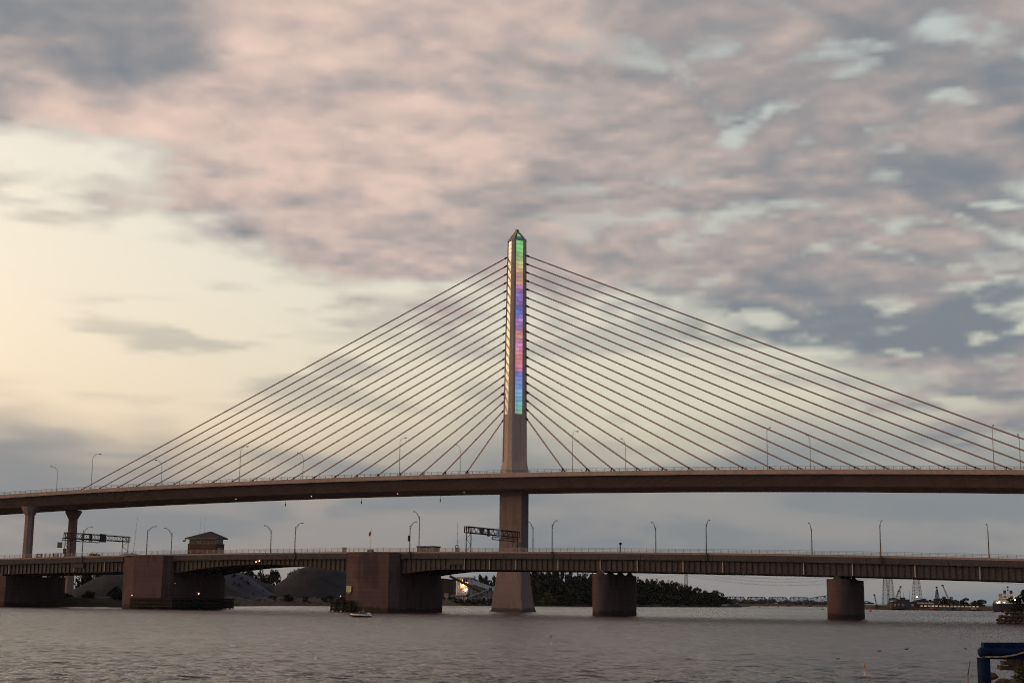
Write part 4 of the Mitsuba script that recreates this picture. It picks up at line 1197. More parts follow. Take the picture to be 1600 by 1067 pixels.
# ------------------------------------------------------------------ far river: beacon tower, barge, rail bridge
K = thing('beacon_tower', 'small white tapering light tower at the end of the wood', 'lighthouse')
put(K, 'shaft', MB().tube([(177.5, 1258, 0.2), (177.5, 1258, 5.4)], [1.75, 0.65], 10), 'white_paint', smooth=40)
put(K, 'gallery', MB().tube([(177.5, 1258, 5.4), (177.5, 1258, 5.65)], 0.95, 10), 'dark_steel')
put(K, 'lantern', MB().tube([(177.5, 1258, 5.65), (177.5, 1258, 6.7)], [0.55, 0.45], 8), 'white_paint')
K = thing('barge', 'long low dark moored barge with pale deck gear at the point of the wood', 'barge')
bo = np.array([188.5, 1236, 0])
put(K, 'hull', MB().hexa([bo + q for q in ((-10.5, -2.5, -0.3), (9.5, -2.5, -0.3), (9.5, 2.5, -0.3), (-10.5, 2.5, -0.3), (-11, -2.5, 1.3), (10.8, -2.5, 1.3), (10.8, 2.5, 1.3), (-11, 2.5, 1.3))]), 'navy_hull')
put(K, 'deck_house', MB().box(bo + [-7.5, -1.5, 1.302], bo + [-1.0, 1.5, 2.5]), 'metal_tan')
put(K, 'deck_load', MB().box(bo + [0.5, -1.8, 1.302], bo + [4.5, 1.8, 2.0]).box(bo + [5.5, -1.5, 1.302], bo + [8.0, 1.5, 2.9]), 'brown_paint')
put(K, 'boom', MB().bar(bo + [2.0, 0, 1.6], bo + [7.0, 0, 4.4], 0.25), 'far_steel')

K = thing('rail_bridge', 'far dark steel truss bridge low across the river with one arched swing span', 'bridge')
spans = [(284, 312, 11.7), (312, 340, 11.7), (340, 368, 11.8), (368, 396, 12.0), (396, 466, 0), (466, 480, 0)]
Y0 = 1900.0
for sx0, sx1, tp in spans:
    n = 8 if tp else (14 if sx1 - sx0 > 20 else 3)
    for yo in (0.0, 6.0):
        m = MB()
        xs_ = np.linspace(sx0, sx1, n + 1)
        ztop = np.array([5.4 if i in (0, n) else (tp if tp else (10.6 + 4.6 * math.sin(math.pi * i / n) if n > 4 else 9.8 - 1.6 * i)) for i in range(n + 1)])
        if not tp and n > 4:
            ztop[0] = ztop[-1] = 11.0
        for i in range(n):
            m.bar((xs_[i], Y0 + yo, 5.4), (xs_[i + 1], Y0 + yo, 5.4), 0.8)
            m.bar((xs_[i], Y0 + yo, ztop[i]), (xs_[i + 1], Y0 + yo, ztop[i + 1]), 0.55)
            m.bar((xs_[i + 1], Y0 + yo, 5.4), (xs_[i + 1], Y0 + yo, ztop[i + 1]), 0.32)
            a_, b_ = ((xs_[i], Y0 + yo, 5.4), (xs_[i + 1], Y0 + yo, ztop[i + 1])) if i % 2 else ((xs_[i], Y0 + yo, ztop[i]), (xs_[i + 1], Y0 + yo, 5.4))
            m.bar(a_, b_, 0.36)
        put(K, 'truss', m, 'far_steel')
    put(K, 'pier', MB().box((sx0 - 1.5, Y0 - 1, -1), (sx0 + 1.5, Y0 + 7, 4.9)), 'pier_stone')
put(K, 'track_deck', MB().box((284, Y0, 4.3), (480, Y0 + 6, 4.98)), 'far_steel')
put(K, 'pivot_cabin', MB().box((428.5, Y0 + 1, 15.3), (432.5, Y0 + 5, 17.4)), 'far_steel')


# ------------------------------------------------------------------ power line towers and wires
def lattice_tower(lab, x, y, z0, h, w0, w1, n, name='transmission_tower', cat='pylon', arms=True, r=0.22, mt='tower_steel'):
    K = thing(name, lab, cat)
    lv = np.linspace(0, 1, n + 1) ** 0.85
    hw = lambda q: (w0 * (1 - q) + w1 * q) / 2
    for sx, sy in ((-1, -1), (1, -1), (1, 1), (-1, 1)):
        put(K, 'leg', MB().bar((x + sx * hw(0), y + sy * hw(0), z0), (x + sx * hw(1), y + sy * hw(1), z0 + h), r), mt)
    m = MB()
    cs = [(-1, -1), (1, -1), (1, 1), (-1, 1)]
    for i in range(n):
        for j in range(4):
            a_, b_ = cs[j], cs[(j + 1) % 4]
            P = lambda c, q: (x + c[0] * hw(q), y + c[1] * hw(q), z0 + h * q)
            m.bar(P(a_, lv[i]), P(b_, lv[i + 1]), r * 0.55)
            m.bar(P(b_, lv[i]), P(a_, lv[i + 1]), r * 0.55)
            m.bar(P(a_, lv[i + 1]), P(b_, lv[i + 1]), r * 0.55)
    put(K, 'bracing', m, mt)
    if arms:
        for q in (0.80, 0.88, 0.96):
            for sd in (-1, 1):
                put(K, 'cross_arm', MB().bar((x, y, z0 + h * q), (x + sd * 5.5, y, z0 + h * q + 0.5), r).bar((x, y, z0 + h * q + 1.5), (x + sd * 5.5, y, z0 + h * q + 0.5), r * 0.7), mt)
    return K


TW = [(352.2, 1350, 1.0, 37), (383.7, 1450, 1.0, 40), (353.2, 1250, 1.0, 35.5), (196.3, 1600, 1.0, 43), (87.0, 1700, 1.0, 38)]
TL = ['tall slim lattice power tower on the far wharf, leftmost of three', 'tall slim lattice power tower on the far wharf, middle of three', 'broad legged lattice power tower on the far wharf, rightmost of three',
      'small far lattice power tower rising behind the slope of the wood', 'tiny lattice power tower seen between deck and wood left of the round pier']
for (x, y, z, h), lab, w0 in zip(TW, TL, (6.4, 6.6, 8.6, 5.0, 6.0)):
    lattice_tower(lab, x, y, z, h, w0, 1.5 if w0 < 8 else 2.2, 11)


def wire(a, b, sag, r=0.10):
    K = thing('power_line', 'thin power line strung across the sky over the far river', 'power line', 'power lines over the far river')
    r = 0.075
    t = np.linspace(0, 1, 25)
    a, b = np.array(a), np.array(b)
    put(K, 'conductor', MB().tube([a + (b - a) * q - np.array([0, 0, sag * 4 * q * (1 - q)]) for q in t], r, 4), 'far_steel')
    m = MB()
    for e in (a, b):
        m.tube([e, e + np.array([0, 0, 1.4])], 0.12, 5)
    put(K, 'insulator', m, 'white_paint')


for q in (0.80, 0.88, 0.96):
    for sd in (-1, 1):
        wire((352.2 + sd * 5.5, 1350, 1 + 37 * q - 1.0), (196.3 + sd * 5.5, 1600, 1 + 43 * q - 1.0), 10)
for q in (0.82, 0.95):
    wire((196.3, 1600, 1 + 43 * q - 1), (87, 1700, 1 + 38 * q - 1), 5)
for q in (0.80, 0.88, 0.96):
    wire((353.2 + 5.5, 1250, 1 + 35.5 * q - 1), (600, 1010, 36 * q), 9)

# ------------------------------------------------------------------ the wharf and the ship
K = thing('warehouse', 'dark wharf building with a stepped roof left of the broad legged power tower', 'building')
put(K, 'wall', MB().box((279.0, 1052, 1), (297.0, 1062, 5.6)), 'far_steel')
put(K, 'upper_storey', MB().box((282.6, 1053, 5.602), (292.0, 1060, 7.6)).box((286.0, 1054, 7.6), (289.2, 1058, 9.0)), 'far_steel')
put(K, 'roof', MB().box((278.6, 1051.6, 5.60), (282.4, 1062.4, 5.9)).box((292.1, 1051.6, 5.602), (297.4, 1062.4, 5.9)), 'roof_dark')
put(K, 'mast', MB().bar((288.2, 1055, 9.0), (288.2, 1055, 12.8), 0.14).bar((292.6, 1055, 5.9), (292.6, 1055, 13.6), 0.18), 'far_steel')
for i, x in enumerate((280.2, 283.0, 285.8, 293.0)):
    put(K, 'window', MB().box((x, 1051.85, 2.6), (x + 1.5, 1051.98, 4.4)), 'metal_tan')
K = thing('lit_shed', 'long low wharf shed with a row of warm lit bays', 'building')
put(K, 'wall', MB().box((298.3, 1051, 0.8), (343.0, 1058, 3.9)), 'brown_paint')
put(K, 'roof', MB().box((297.9, 1050.2, 3.902), (343.4, 1058.6, 4.5)), 'roof_dark')
lr = np.random.default_rng(8)
for i in range(16):
    x = 299.2 + i * 2.7
    put(K, 'lit_bay', MB().box((x, 1050.85, 2.55), (x + 1.8, 1050.98, 3.5)), 'bulb', emitter=lamp_light(np.array([0.022, 0.015, 0.010]) * lr.uniform(0.35, 1.25)))
K = thing('dome_roof_hall', 'pale low hall with a dark rounded roof behind the lit shed', 'building')
put(K, 'wall', MB().box((300.2, 1066, 1), (312.5, 1075, 5.8)), 'metal_white')
m = MB().loft([[(300.0 + 5.0 * (1 - math.cos(a_)), y_, 5.802 + 1.7 * math.sin(a_)) for a_ in np.linspace(0, math.pi, 13)] for y_ in (1065.5, 1075.5)])
put(K, 'roof', m, 'roof_dark')


def crane(lab, x, y, z0, h, lean, w):
    K = thing('crane', lab, 'crane')
    put(K, 'cab', MB().box((x - 1.3, y - 1.2, z0), (x + 1.3, y + 1.2, z0 + 2.4)), 'far_steel')
    m = MB()
    a_, b_ = np.array([x, y, z0 + 2.0]), np.array([x + lean, y, z0 + h])
    lattice_bar(m, a_ - [w / 2, 0, 0], b_ - [w / 4, 0, 0], (w * 0.75, 0, 0), 9, 0.22, 0.12)
    put(K, 'boom', m, 'far_steel')
    put(K, 'boom_head', MB().box(b_ - [0.7, 0.5, 0.4], b_ + [0.7, 0.5, 0.5]), 'far_steel')
    put(K, 'stay_line', MB().bar(b_, (x - 1.2 if lean >= 0 else x + 1.2, y, z0 + 3.4), 0.08), 'far_steel')
    return K


crane('dark crane with a steep reddish boom between the slim power towers', 284.5, 1052, 1.0, 12.5, -0.5, 2.6)
crane('dark crane with its boom leaning right beside the middle power tower', 287.0, 1080, 1.0, 16.0, 6.2, 1.0)
crane('small crane with a short boom at the tip of the wharf', 270.6, 1064, 1.0, 9.6, -1.4, 0.7)
crane('slim upright crane boom, left of three above the wharf trees', 314.4, 1060, 2.0, 14.6, -0.2, 0.7)
lattice_tower('dark A shaped derrick between the crane booms above the wharf trees', 319.0, 1076, 2.0, 13.2, 4.4, 0.9, 6, 'derrick', 'derrick', False, 0.2, 'far_steel')
crane('crane with a long boom slanting up to the left above the wharf trees', 324.2, 1060, 2.0, 16.0, -5.6, 0.8)
K = thing('wharf_lamp', 'bright white flood lamp on a mast in front of the broad power tower', 'lamp')
put(K, 'mast', MB().bar((296.6, 1050, 1), (296.6, 1050, 9.6), 0.25), 'far_steel')
m = trimesh.creation.icosphere(1, 0.34)
m.apply_translation([296.6, 1049.6, 9.4])
put(K, 'lamp_head', m, 'bulb', emitter=lamp_light((0.7, 0.65, 0.5), 1.0))
for i, (x, lab) in enumerate(((302, 'rusty low workboat moored left under the lit wharf'), (316, 'dark low workboat moored at the middle of the lit wharf'), (331, 'brown low workboat moored right under the lit wharf'))):
    K = thing('workboat', lab, 'boat')
    bo = np.array([x, 1026.0, 0])
    put(K, 'hull', MB().hexa([bo + q for q in ((-4, -1.4, -0.3), (4, -1.4, -0.3), (4, 1.4, -0.3), (-4, 1.4, -0.3), (-4.8, -1.6, 1.0), (4.8, -1.6, 1.0), (4.8, 1.6, 1.0), (-4.8, 1.6, 1.0))]), ('brown_paint', 'navy_hull', 'brown_paint')[i])
    put(K, 'cabin', MB().box(bo + [-2.5, -1, 1.002], bo + [0.4, 1, 2.2]), ('red_paint', 'far_steel', 'metal_tan')[i])
    put(K, 'mast', MB().bar(bo + [1.2, 0, 1.0], bo + [1.2, 0, 3.6], 0.10), 'far_steel')

K = thing('cargo_ship', 'large navy cargo ship with a lit white superstructure and twin banded funnels', 'ship')
sx, sy = 0.0, 0.0
SHIP = T().translate([301.5, 872.0, 0]).rotate([0, 0, 1], -18.6)
hull = lambda z, hw, y0_, y1_: [(sx - hw, y1_, z), (sx - hw, y0_ + 3, z), (sx - hw * 0.6, y0_, z), (sx + hw * 0.6, y0_, z), (sx + hw, y0_ + 3, z), (sx + hw, y1_, z)]
put(K, 'hull', MB().loft([hull(-1.0, 7.6, sy + 4, sy + 150), hull(1.4, 8.9, sy + 1.5, sy + 155), hull(4.5, 9.3, sy, sy + 158)]), 'navy_hull', SHIP)
put(K, 'bulwark', MB().loft([hull(4.502, 9.3, sy, sy + 158), hull(5.1, 9.35, sy - 0.1, sy + 158)]), 'navy_hull', SHIP)
for i, (z0, z1, hw, y0_) in enumerate(((5.102, 6.7, 7.2, sy + 3), (6.702, 8.1, 5.8, sy + 4.5))):
    k = put(K, 'superstructure', MB().box((sx - hw, y0_, z0), (sx + hw, sy + 18, z1)), 'metal_white', SHIP)
    m = MB()
    for x in np.arange(-hw + 0.6, hw - 0.8, 1.25):
        m.box((sx + x, y0_ - 0.06, z0 + 0.55), (sx + x + 0.6, y0_ - 0.004, z0 + 1.05))
    put(k, 'window', m, 'window_dark', SHIP)
    put(k, 'rail', MB().box((sx - hw - 0.3, y0_ - 0.5, z1 - 0.06), (sx + hw + 0.3, y0_ - 0.4, z1 + 0.5)), 'metal_white', SHIP)
for d in (-1.85, 1.85):
    k = put(K, 'funnel', MB().box((sx + d - 0.85, sy + 6, 8.102), (sx + d + 0.85, sy + 9, 13.0)), 'navy_hull', SHIP)
    put(k, 'white_band', MB().box((sx + d - 0.88, sy + 5.96, 9.6), (sx + d + 0.88, sy + 9.04, 10.1)), 'white_paint', SHIP)
    put(k, 'red_band', MB().box((sx + d - 0.88, sy + 5.96, 10.102), (sx + d + 0.88, sy + 9.04, 10.6)), 'red_paint', SHIP)
    put(k, 'upper_band', MB().box((sx + d - 0.88, sy + 5.96, 10.602), (sx + d + 0.88, sy + 9.04, 11.0)), 'white_paint', SHIP)
put(K, 'mast', MB().tube([(sx, sy + 7, 8.1), (sx, sy + 7, 15.2)], [0.42, 0.14], 7).bar((sx - 1.1, sy + 7, 14.3), (sx + 1.1, sy + 7, 14.3), 0.12), 'white_paint', SHIP)
put(K, 'radar', MB().box((sx - 0.6, sy + 6.7, 14.6), (sx + 0.6, sy + 7.3, 15.4)).box((sx - 0.4, sy + 6.7, 12.8), (sx + 0.4, sy + 7.3, 13.6)), 'black_paint', SHIP)
put(K, 'bridge_wing', MB().box((sx - 5.4, sy + 10, 8.102), (sx - 3.2, sy + 14, 11.0)), 'metal_tan', SHIP)
for x, z, c in ((-5.2, 5.9, 0.5), (-2.4, 5.8, 0.28), (3.9, 7.4, 0.8), (6.6, 6.4, 0.8), (1.2, 7.3, 0.35), (-6.4, 5.6, 0.35)):
    m = trimesh.creation.icosphere(1, 0.24)
    m.apply_translation([sx + x, sy + 2.6, z])
    put(K, 'deck_lamp', m, 'bulb', SHIP, emitter=lamp_light(np.array([2.4, 2.0, 1.5]) * c, 1.0))
put(K, 'deck_gear', MB().box((sx - 8.9, sy + 1.5, 5.11), (sx - 7.3, sy + 4, 6.3)).box((sx - 8.3, sy + 2, 6.302), (sx - 5.9, sy + 3.2, 6.8)).box((sx + 7.5, sy + 1.5, 5.11), (sx + 8.6, sy + 4, 6.0)), 'metal_tan', SHIP)

# ------------------------------------------------------------------ the stone jetty on the right
K = thing('jetty', 'stepped dry stone jetty reaching in from the right edge below the ship', 'jetty')
jr = np.random.default_rng(12)
put(K, 'core', MB().hexa([(x, y, -1) for x, y in ((96.6, 285.1), (140, 285.1), (140, 305), (106, 305))] + [(x, y, 0.9) for x, y in ((97.2, 285.4), (140, 285.4), (140, 305), (106.6, 305))]).hexa([(x, y, 0.9) for x, y in ((98.9, 286.2), (140, 286.2), (140, 305), (107.5, 305))] + [(x, y, 1.85) for x, y in ((99.4, 286.4), (140, 286.4), (140, 305), (108, 305))]), 'rock_wet')
for row in range(4):
    z, x = -0.25 + 0.66 * row, (95.7, 96.0, 96.6, 98.0)[row]
    while x < 112:
        wdt = jr.uniform(0.65, 1.35)
        q = rk[int(jr.integers(5))].copy()
        ang = jr.uniform(-0.5, 0.5)
        v = q.vertices * [wdt * 0.56, 0.62, 0.62]
        v = np.stack([v[:, 0] * math.cos(ang) - v[:, 1] * math.sin(ang), v[:, 0] * math.sin(ang) + v[:, 1] * math.cos(ang), v[:, 2]], 1)
        put(K, 'stone', MB().add(v + [x + wdt / 2, 284.4 + 0.5 * row + jr.uniform(-0.2, 0.2), z + 0.33 + jr.uniform(-0.08, 0.08)], q.faces), 'rock_wet')
        x += wdt
LEAFY = mikit.ply(crown_mesh(900, 2600, 0.028, 16))
LEAFY2 = mikit.ply(crown_mesh(901, 2600, 0.028, 18))
for x, y, z0, z1, wd, lab, cr in ((103.7, 288.5, 1.6, 7.6, 5.4, 'dark leafy tree leaning out on the stone jetty at the right edge', LEAFY), (101.4, 288.2, 1.5, 4.2, 3.4, 'low dark bush on the stone jetty left of the leaning tree', LEAFY2),
                                  (106.0, 289.5, 1.6, 8.2, 6.5, 'dark leafy tree on the stone jetty cut by the right edge', LEAFY2)):
    K = thing('tree' if z1 > 5 else 'shrub', lab, 'tree' if z1 > 5 else 'shrub')
    tw = T().translate([x, y, z0]).rotate([0, 0, 1], 40 * x).scale([wd / 0.85, wd / 0.85, z1 - z0])
    put(K, 'crown', cr, 'foliage', tw)
    put(K, 'trunk', TRUNKS[1], 'bark', tw)
K = thing('shrub', 'drooping leafy bough reaching left over the water from the jetty', 'shrub')
tw = T().translate([98.2, 288, 3.4]).rotate([0, 1, 0], -64).scale([1.6, 2.2, 2.6])
put(K, 'crown', LEAFY, 'foliage', T().translate([102.2, 288, 4.2]).rotate([0, 1, 0], -78).scale([1.7, 2.2, 3.2]))
put(K, 'trunk', TRUNKS[0], 'bark', T().translate([102.3, 288, 4.2]).rotate([0, 1, 0], -78).scale([1.7, 2.2, 3.2]))

# ------------------------------------------------------------------ speedboat with its driver
import manifold3d as m3


def body(bones, joints, edge=0.05):
    """hulls of spheres at the joints, joined and smoothed: one continuous skin"""
    parts = []
    for a_, b_ in bones:
        ss = []
        for k in (a_, b_):
            p, r = joints[k]
            ss.append(m3.Manifold.sphere(r, 14).translate([float(x) for x in p]))
        parts.append(m3.Manifold.batch_hull(ss))
    mm = m3.Manifold.batch_boolean(parts, m3.OpType.Add).refine_to_length(edge).to_mesh()
    t = trimesh.Trimesh(mm.vert_properties[:, :3], mm.tri_verts, process=True)
    trimesh.smoothing.filter_taubin(t, lamb=0.5, nu=0.53, iterations=8)
    return t


BT = T().translate([-27.5, 270.0, 0.0]).rotate([0, 0, 1], 187)          # local +x is the bow, which points left
K = thing('speedboat', 'small open speedboat with a white upper hull and dark maroon bottom', 'boat')
xs_ = np.linspace(-1.9, 2.1, 13)
bw = lambda x: 0.92 * (1 - max(0.0, (x + 0.2) / 2.35) ** 2.2) ** 0.75 if x < 2.1 else 0.05
sheer = lambda x: 0.50 + 0.17 * max(0, (x + 1.0) / 3.1) ** 1.5
keel = lambda x: -0.14 + 0.42 * max(0, (x - 0.7) / 1.4) ** 2
h1 = MB().loft([[(x, 0, keel(x)), (x, bw(x) * 0.74, keel(x) + 0.17), (x, bw(x) * 0.96, max(sheer(x) - 0.25, keel(x) + 0.2)), (x, -bw(x) * 0.96, max(sheer(x) - 0.25, keel(x) + 0.2)), (x, -bw(x) * 0.74, keel(x) + 0.17)] for x in xs_])
put(K, 'lower_hull', h1, 'hull_maroon', BT)
h2 = MB().loft([[(x, bw(x) * 0.965, sheer(x) - 0.245), (x, bw(x) * 1.03, sheer(x) - 0.10), (x, bw(x) * 0.98, sheer(x)), (x, -bw(x) * 0.98, sheer(x)), (x, -bw(x) * 1.03, sheer(x) - 0.10), (x, -bw(x) * 0.965, sheer(x) - 0.245)] for x in xs_])
put(K, 'upper_hull', h2, 'white_paint', BT)
put(K, 'cockpit', MB().loft([[(x, w_, 0.52 + 0.05 * i), (x, w_, 0.60), (x, -w_, 0.60), (x, -w_, 0.52 + 0.05 * i)] for i, (x, w_) in enumerate(((-1.5, 0.62), (0.5, 0.66)))]), 'black_paint', BT)
m = MB()
m.hexa([(0.55, -0.66, 0.6), (0.62, -0.66, 0.6), (0.62, 0.66, 0.6), (0.55, 0.66, 0.6), (0.20, -0.50, 1.04), (0.24, -0.50, 1.04), (0.24, 0.50, 1.04), (0.20, 0.50, 1.04)])
put(K, 'windscreen', m, 'window_dark', BT)
m = MB()
for y in (-0.6, 0.0, 0.6):
    m.bar((0.6, y, 0.6), (0.21, y * 0.82, 1.07), 0.05)
m.bar((0.21, -0.52, 1.06), (0.21, 0.52, 1.06), 0.05)
put(K, 'windscreen_frame', m, 'pole_pale', BT)
put(K, 'engine_cover', MB().loft([[(x, y, z) for y, z in ((-0.32, 0.5), (0.32, 0.5), (0.26, 0.5 + hh), (-0.26, 0.5 + hh))] for x, hh in ((-1.72, 0.16), (-1.55, 0.34), (-1.2, 0.36), (-1.0, 0.2))]), 'white_paint', BT)
put(K, 'seat', MB().box((-0.75, -0.55, 0.55), (-0.65, 0.55, 0.98)).box((-0.65, -0.55, 0.55), (-0.25, 0.55, 0.68)), 'grey_box', BT)
J = {'hip': ((-0.45, 0.25, 0.76), 0.15), 'chest': ((-0.42, 0.25, 1.10), 0.165), 'neck': ((-0.40, 0.25, 1.28), 0.065), 'head': ((-0.36, 0.25, 1.43), 0.105), 'chin': ((-0.29, 0.25, 1.37), 0.06),
     'sl': ((-0.41, 0.44, 1.19), 0.07), 'sr': ((-0.41, 0.06, 1.19), 0.07), 'el': ((-0.22, 0.50, 0.98), 0.05), 'er': ((-0.22, 0.02, 0.98), 0.05), 'hl': ((0.06, 0.40, 1.00), 0.042), 'hr': ((0.06, 0.12, 1.00), 0.042),
     'kl': ((-0.02, 0.36, 0.78), 0.09), 'kr': ((-0.02, 0.14, 0.78), 0.09), 'fl': ((0.10, 0.36, 0.56), 0.06), 'fr': ((0.10, 0.14, 0.56), 0.06)}
P = thing('person', 'person in a blue grey shirt seated at the wheel of the speedboat', 'person')
put(P, 'clothes', body([('hip', 'chest'), ('chest', 'sl'), ('chest', 'sr'), ('sl', 'el'), ('sr', 'er'), ('hip', 'kl'), ('hip', 'kr'), ('kl', 'fl'), ('kr', 'fr')], J, 0.06), 'cloth_blue', BT, smooth=True)
put(P, 'skin', body([('chest', 'neck'), ('neck', 'head'), ('head', 'chin'), ('el', 'hl'), ('er', 'hr')], {**J, 'chest': (J['chest'][0], 0.07)}, 0.05), 'skin', BT, smooth=True)
q = trimesh.creation.icosphere(2, 0.112)
q.vertices = q.vertices * [1, 0.95, 1] + [-0.385, 0.25, 1.46]
put(P, 'hair', q, 'black_paint', BT)

# ------------------------------------------------------------------ birds, floats and buoys
G = thing('gull', 'white gull with grey wings spread low over the water at the lower left', 'bird')
GT = T().translate([-8.2, 62.0, 0.86]).rotate([0, 1, 0], 32).rotate([0, 0, 1], 12)
xw = np.linspace(0, 0.56, 9)
m = MB()
for sd in (-1, 1):
    dih = lambda x: 0.10 * math.sin(min(1, x / 0.25) * math.pi / 2) - 0.16 * max(0, x - 0.2) ** 1.2
    m.loft([[(sd * (0.03 + x), 0.10 * (1 - x / 0.6) - 0.05 * max(0, x - 0.25), dih(x)), (sd * (0.03 + x), 0.02 - 0.05 * x, dih(x) + 0.014 * (1 - x / 0.6)), (sd * (0.03 + x), -0.10 * (1 - (x / 0.58) ** 2) - 0.22 * max(0, x - 0.2), dih(x)),
             (sd * (0.03 + x), 0.02 - 0.05 * x, dih(x) - 0.010)] for x in xw])
put(G, 'wing', m, 'feather_grey', GT)
m = MB().loft([[(r_ * math.cos(k), y, r_ * math.sin(k) * 0.9) for k in np.linspace(0, 2 * math.pi, 9)[:-1]] for y, r_ in ((-0.26, 0.012), (-0.16, 0.035), (0.0, 0.062), (0.10, 0.055), (0.15, 0.036), (0.19, 0.040), (0.235, 0.026), (0.25, 0.010), (0.29, 0.004))])
put(G, 'body', m, 'feather_white', GT, smooth=60)


def duck(lab, x, y, yaw, s):
    D = thing('duck', lab, 'bird')
    tw = T().translate([x, y, 0.0]).rotate([0, 0, 1], yaw).scale(s * 0.8)
    m = MB().loft([[(xx, r_ * math.cos(k), zc + r_ * 0.8 * math.sin(k)) for k in np.linspace(0, 2 * math.pi, 11)[:-1]] for xx, r_, zc in ((-0.27, 0.01, 0.12), (-0.20, 0.05, 0.08), (-0.08, 0.095, 0.05), (0.06, 0.10, 0.05), (0.15, 0.06, 0.07), (0.19, 0.02, 0.08))])
    put(D, 'body', m, 'feather_dark', tw, smooth=60)
    m = MB().tube([(0.12, 0, 0.07), (0.15, 0, 0.11), (0.17, 0, 0.14), (0.19, 0, 0.17), (0.24, 0, 0.16), (0.29, 0, 0.15)], [0.06, 0.045, 0.045, 0.05, 0.026, 0.010], 8)
    put(D, 'head', m, 'feather_dark', tw, smooth=60)


duck('small dark duck at the lower right, leftmost of four on the water', 20.5, 90.5, 20, 0.62)
duck('small dark duck on the water, second from the left at the lower right', 27.3, 107.0, -30, 0.68)
duck('small dark duck stretched out on the water, third from the left at the lower right', 30.6, 111.7, 5, 0.9)
duck('small dark duck on the water just left of the blue steel frame', 36.2, 115.1, 10, 0.7)
for x, y, h, lab in ((16.9, 69.0, 0.62, 'orange topped white float stick standing in the water at the lower right'), (3.3, 112.0, 0.82, 'orange topped white float stick in the middle of the near water')):
    F = thing('float_marker', lab, 'buoy')
    put(F, 'stick', MB().tube([(x, y, -0.1), (x - 0.01, y, h * 0.42)], 0.022, 6), 'white_paint')
    put(F, 'neck', MB().tube([(x - 0.01, y, h * 0.42), (x - 0.03, y, h * 0.72)], 0.012, 6), 'galvanised')
    put(F, 'float', MB().tube([(x - 0.03, y, h * 0.70), (x - 0.035, y, h * 0.78), (x - 0.035, y, h * 0.92), (x - 0.035, y, h)], [0.025, 0.062, 0.062, 0.015], 9), 'orange_paint', smooth=50)
F = thing('marker_stake', 'thin leaning red and grey stake in the water left of the blue steel frame', 'stake')
put(F, 'lower', MB().tube([(9.45, 30.0, 1.0), (9.46, 30.0, 1.95)], 0.011, 6), 'red_paint')
put(F, 'upper', MB().tube([(9.46, 30.0, 1.951), (9.52, 30.0, 2.25)], [0.011, 0.007], 6), 'dark_steel')
for x, y, lab, h in ((207.0, 1193.0, 'tiny red channel buoy just right of the barge', 1.6), (201.0, 927.0, 'red channel buoy left of the second round pier', 2.0), (184.5, 738.0, 'red channel buoy just right of the second round pier', 1.6), (238.0, 1280.0, 'tiny dark red buoy far off below the truss bridge', 1.8)):
    F = thing('channel_buoy', lab, 'buoy')
    put(F, 'body', MB().tube([(x, y, -0.3), (x, y, 0.6), (x, y, 0.8)], [0.6, 0.6, 0.35], 10), 'red_paint')
    put(F, 'cage', MB().bar((x - 0.5, y, 0.8), (x, y, h + 0.6), 0.12).bar((x + 0.5, y, 0.8), (x, y, h + 0.6), 0.12).bar((x, y + 0.5, 0.8), (x, y, h + 0.6), 0.12), 'red_paint')
    put(F, 'top_mark', MB().tube([(x, y, h + 0.5), (x, y, h + 1.0)], [0.2, 0.06], 8), 'red_paint')

# ------------------------------------------------------------------ near shore at the lower right
m = MB()
gx, gy = np.meshgrid(np.linspace(6.0, 20.0, 60), np.linspace(14.0, 36.0, 70))
dd = np.hypot((gx - 13.0) / 6.7, (gy - 22.5) / 6.0)
z = 2.62 - 3.2 * np.clip(dd - 0.55, 0, 2) ** 1.2 + (nfbm(np.stack([gx * 0.9, gy * 0.9, 0 * gx], -1), 4, 19) - 0.5) * 0.35
gi = np.arange(gx.size).reshape(gx.shape)
fq = np.stack([gi[:-1, :-1], gi[:-1, 1:], gi[1:, 1:], gi[1:, :-1]], -1).reshape(-1, 4)
m = MB().add(np.stack([gx.ravel(), gy.ravel(), z.ravel()], -1), fq)
put('', 'near_bank', m, 'earth', smooth=True)
tag('near_bank', 'small earth bank of the near shore at the lower right corner', kind='structure')
K = thing('stone_wall', 'rough low wall of brown stone blocks behind the blue steel frame', 'wall')
wr = np.random.default_rng(77)
for row in range(3):
    x = 6.93 + 0.05 * row
    while x < 8.6:
        wd = wr.uniform(0.10, 0.2)
        v = trimesh.creation.box((wd * 0.94, 0.16, 0.062))
        v = v.subdivide()
        v.vertices += (nnoise(v.vertices * 19 + 7 * x, 3) - 0.5)[:, None] * 0.03
        v.apply_translation([x + wd / 2, 20.6 + wr.uniform(-.015, .015), 2.50 + row * 0.066])
        put(K, 'block', v, 'rock_dark')
        x += wd
for x, y, z, s in ((6.70, 20.2, 2.43, 0.09), (6.44, 19.0, 2.40, 0.10), (6.58, 18.8, 2.36, 0.10), (6.75, 18.5, 2.33, 0.11), (7.0, 18.4, 2.34, 0.12), (7.25, 18.5, 2.34, 0.12), (6.36, 18.7, 2.33, 0.08)):
    R_ = thing('boulder', 'brown boulder on the near bank under the blue steel frame', 'rock', 'boulders under the blue frame')
    q = trimesh.creation.icosphere(4, 1.0)
    q.vertices *= 0.6 + 0.75 * nfbm(q.vertices * 1.4 + x * 9, 5, 3)[:, None]
    q.vertices *= [1, 0.9, 0.6]
    put(R_, 'stone', MB().add(q.vertices * s + [x, y, z - 0.03], q.faces), 'rock_dark', smooth=True)
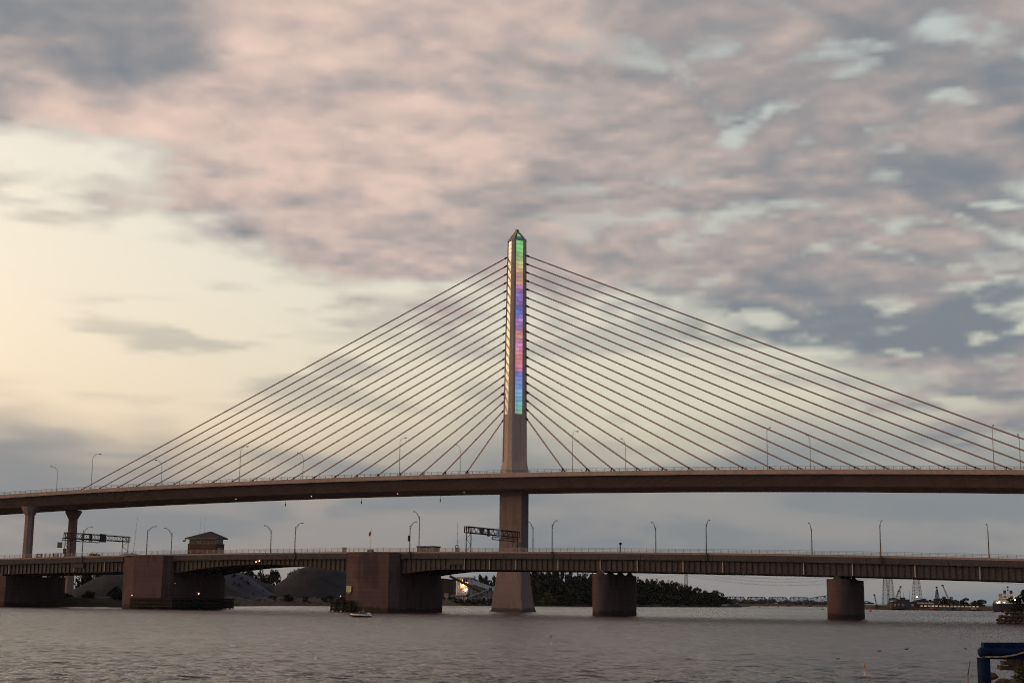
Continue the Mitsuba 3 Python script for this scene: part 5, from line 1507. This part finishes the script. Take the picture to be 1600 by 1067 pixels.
for x, y, z0, z1, wd, lab in ((6.80, 19.2, 2.30, 2.60, 0.46, 'weedy green bush inside the blue frame, left one of three'), (7.08, 19.3, 2.28, 2.64, 0.62, 'weedy green bush inside the blue frame, middle one of three'), (7.45, 19.4, 2.28, 2.66, 0.66, 'weedy green bush inside the blue frame, right one of three')):
    K = thing('shrub', lab, 'shrub')
    tw = T().translate([x, y, z0]).rotate([0, 0, 1], 60 * x).scale([wd / 0.85, wd / 0.85, z1 - z0])
    put(K, 'crown', LEAFY if wd > 0.45 else LEAFY2, 'foliage_olive', tw)
    put(K, 'trunk', TRUNKS[0], 'bark', tw)
K = thing('steel_frame', 'blue painted steel pipe and beam frame at the lower right corner', 'frame')
put(K, 'post', MB().tube([(5.225, 16.0, 1.2), (5.225, 16.0, 2.795)], 0.070, 14), 'blue_paint', smooth=40)
put(K, 'post', MB().tube([(6.6, 16.0, 1.2), (6.6, 16.0, 2.795)], 0.070, 14), 'blue_paint', smooth=40)
put(K, 'pipe', MB().tube([(5.172, 16.0, 2.852), (5.19, 16.0, 2.852), (6.75, 16.0, 2.872)], [0.028, 0.052, 0.052], 14), 'blue_paint', smooth=40)
put(K, 'beam', MB().hexa([(5.235, 15.99, 2.87), (6.8, 15.99, 2.89), (6.8, 16.09, 2.89), (5.235, 16.09, 2.87), (5.235, 15.99, 2.955), (6.8, 15.99, 2.978), (6.8, 16.09, 2.978), (5.235, 16.09, 2.955)]), 'blue_paint')
put(K, 'lower_rail', MB().hexa([(5.30, 15.97, 2.782), (5.86, 15.97, 2.775), (5.86, 16.06, 2.775), (5.30, 16.06, 2.782), (5.30, 15.97, 2.818), (5.86, 15.97, 2.82), (5.86, 16.06, 2.82), (5.30, 16.06, 2.818)]), 'blue_paint')
R_ = thing('rope', 'pale frayed rope slanting across the blue steel frame', 'rope')
u = np.linspace(0, 1, 26)
m = MB().tube([(5.19 + 0.62 * q, 15.925 + 0.012 * math.sin(q * 40), 2.800 + 0.005 * math.sin(q * 9) + 0.135 * max(0, q - 0.22) ** 1.35) for q in u], 0.0085, 7)
put(R_, 'strand', m, 'rope_fibre')
put(R_, 'whipping', MB().tube([(5.185, 15.925, 2.80), (5.215, 15.925, 2.80)], 0.0125, 7), 'timber_grey')

# ------------------------------------------------------------------ the air
scene['haze'] = {'type': 'cube', 'to_world': T().translate([0, 2600, 63.5]).scale([3600, 3000, 67.0]), 'bsdf': {'type': 'null'}, 'interior': {'type': 'ref', 'id': 'haze_air'}}
tag('haze', 'thin evening haze over the river', kind='stuff')
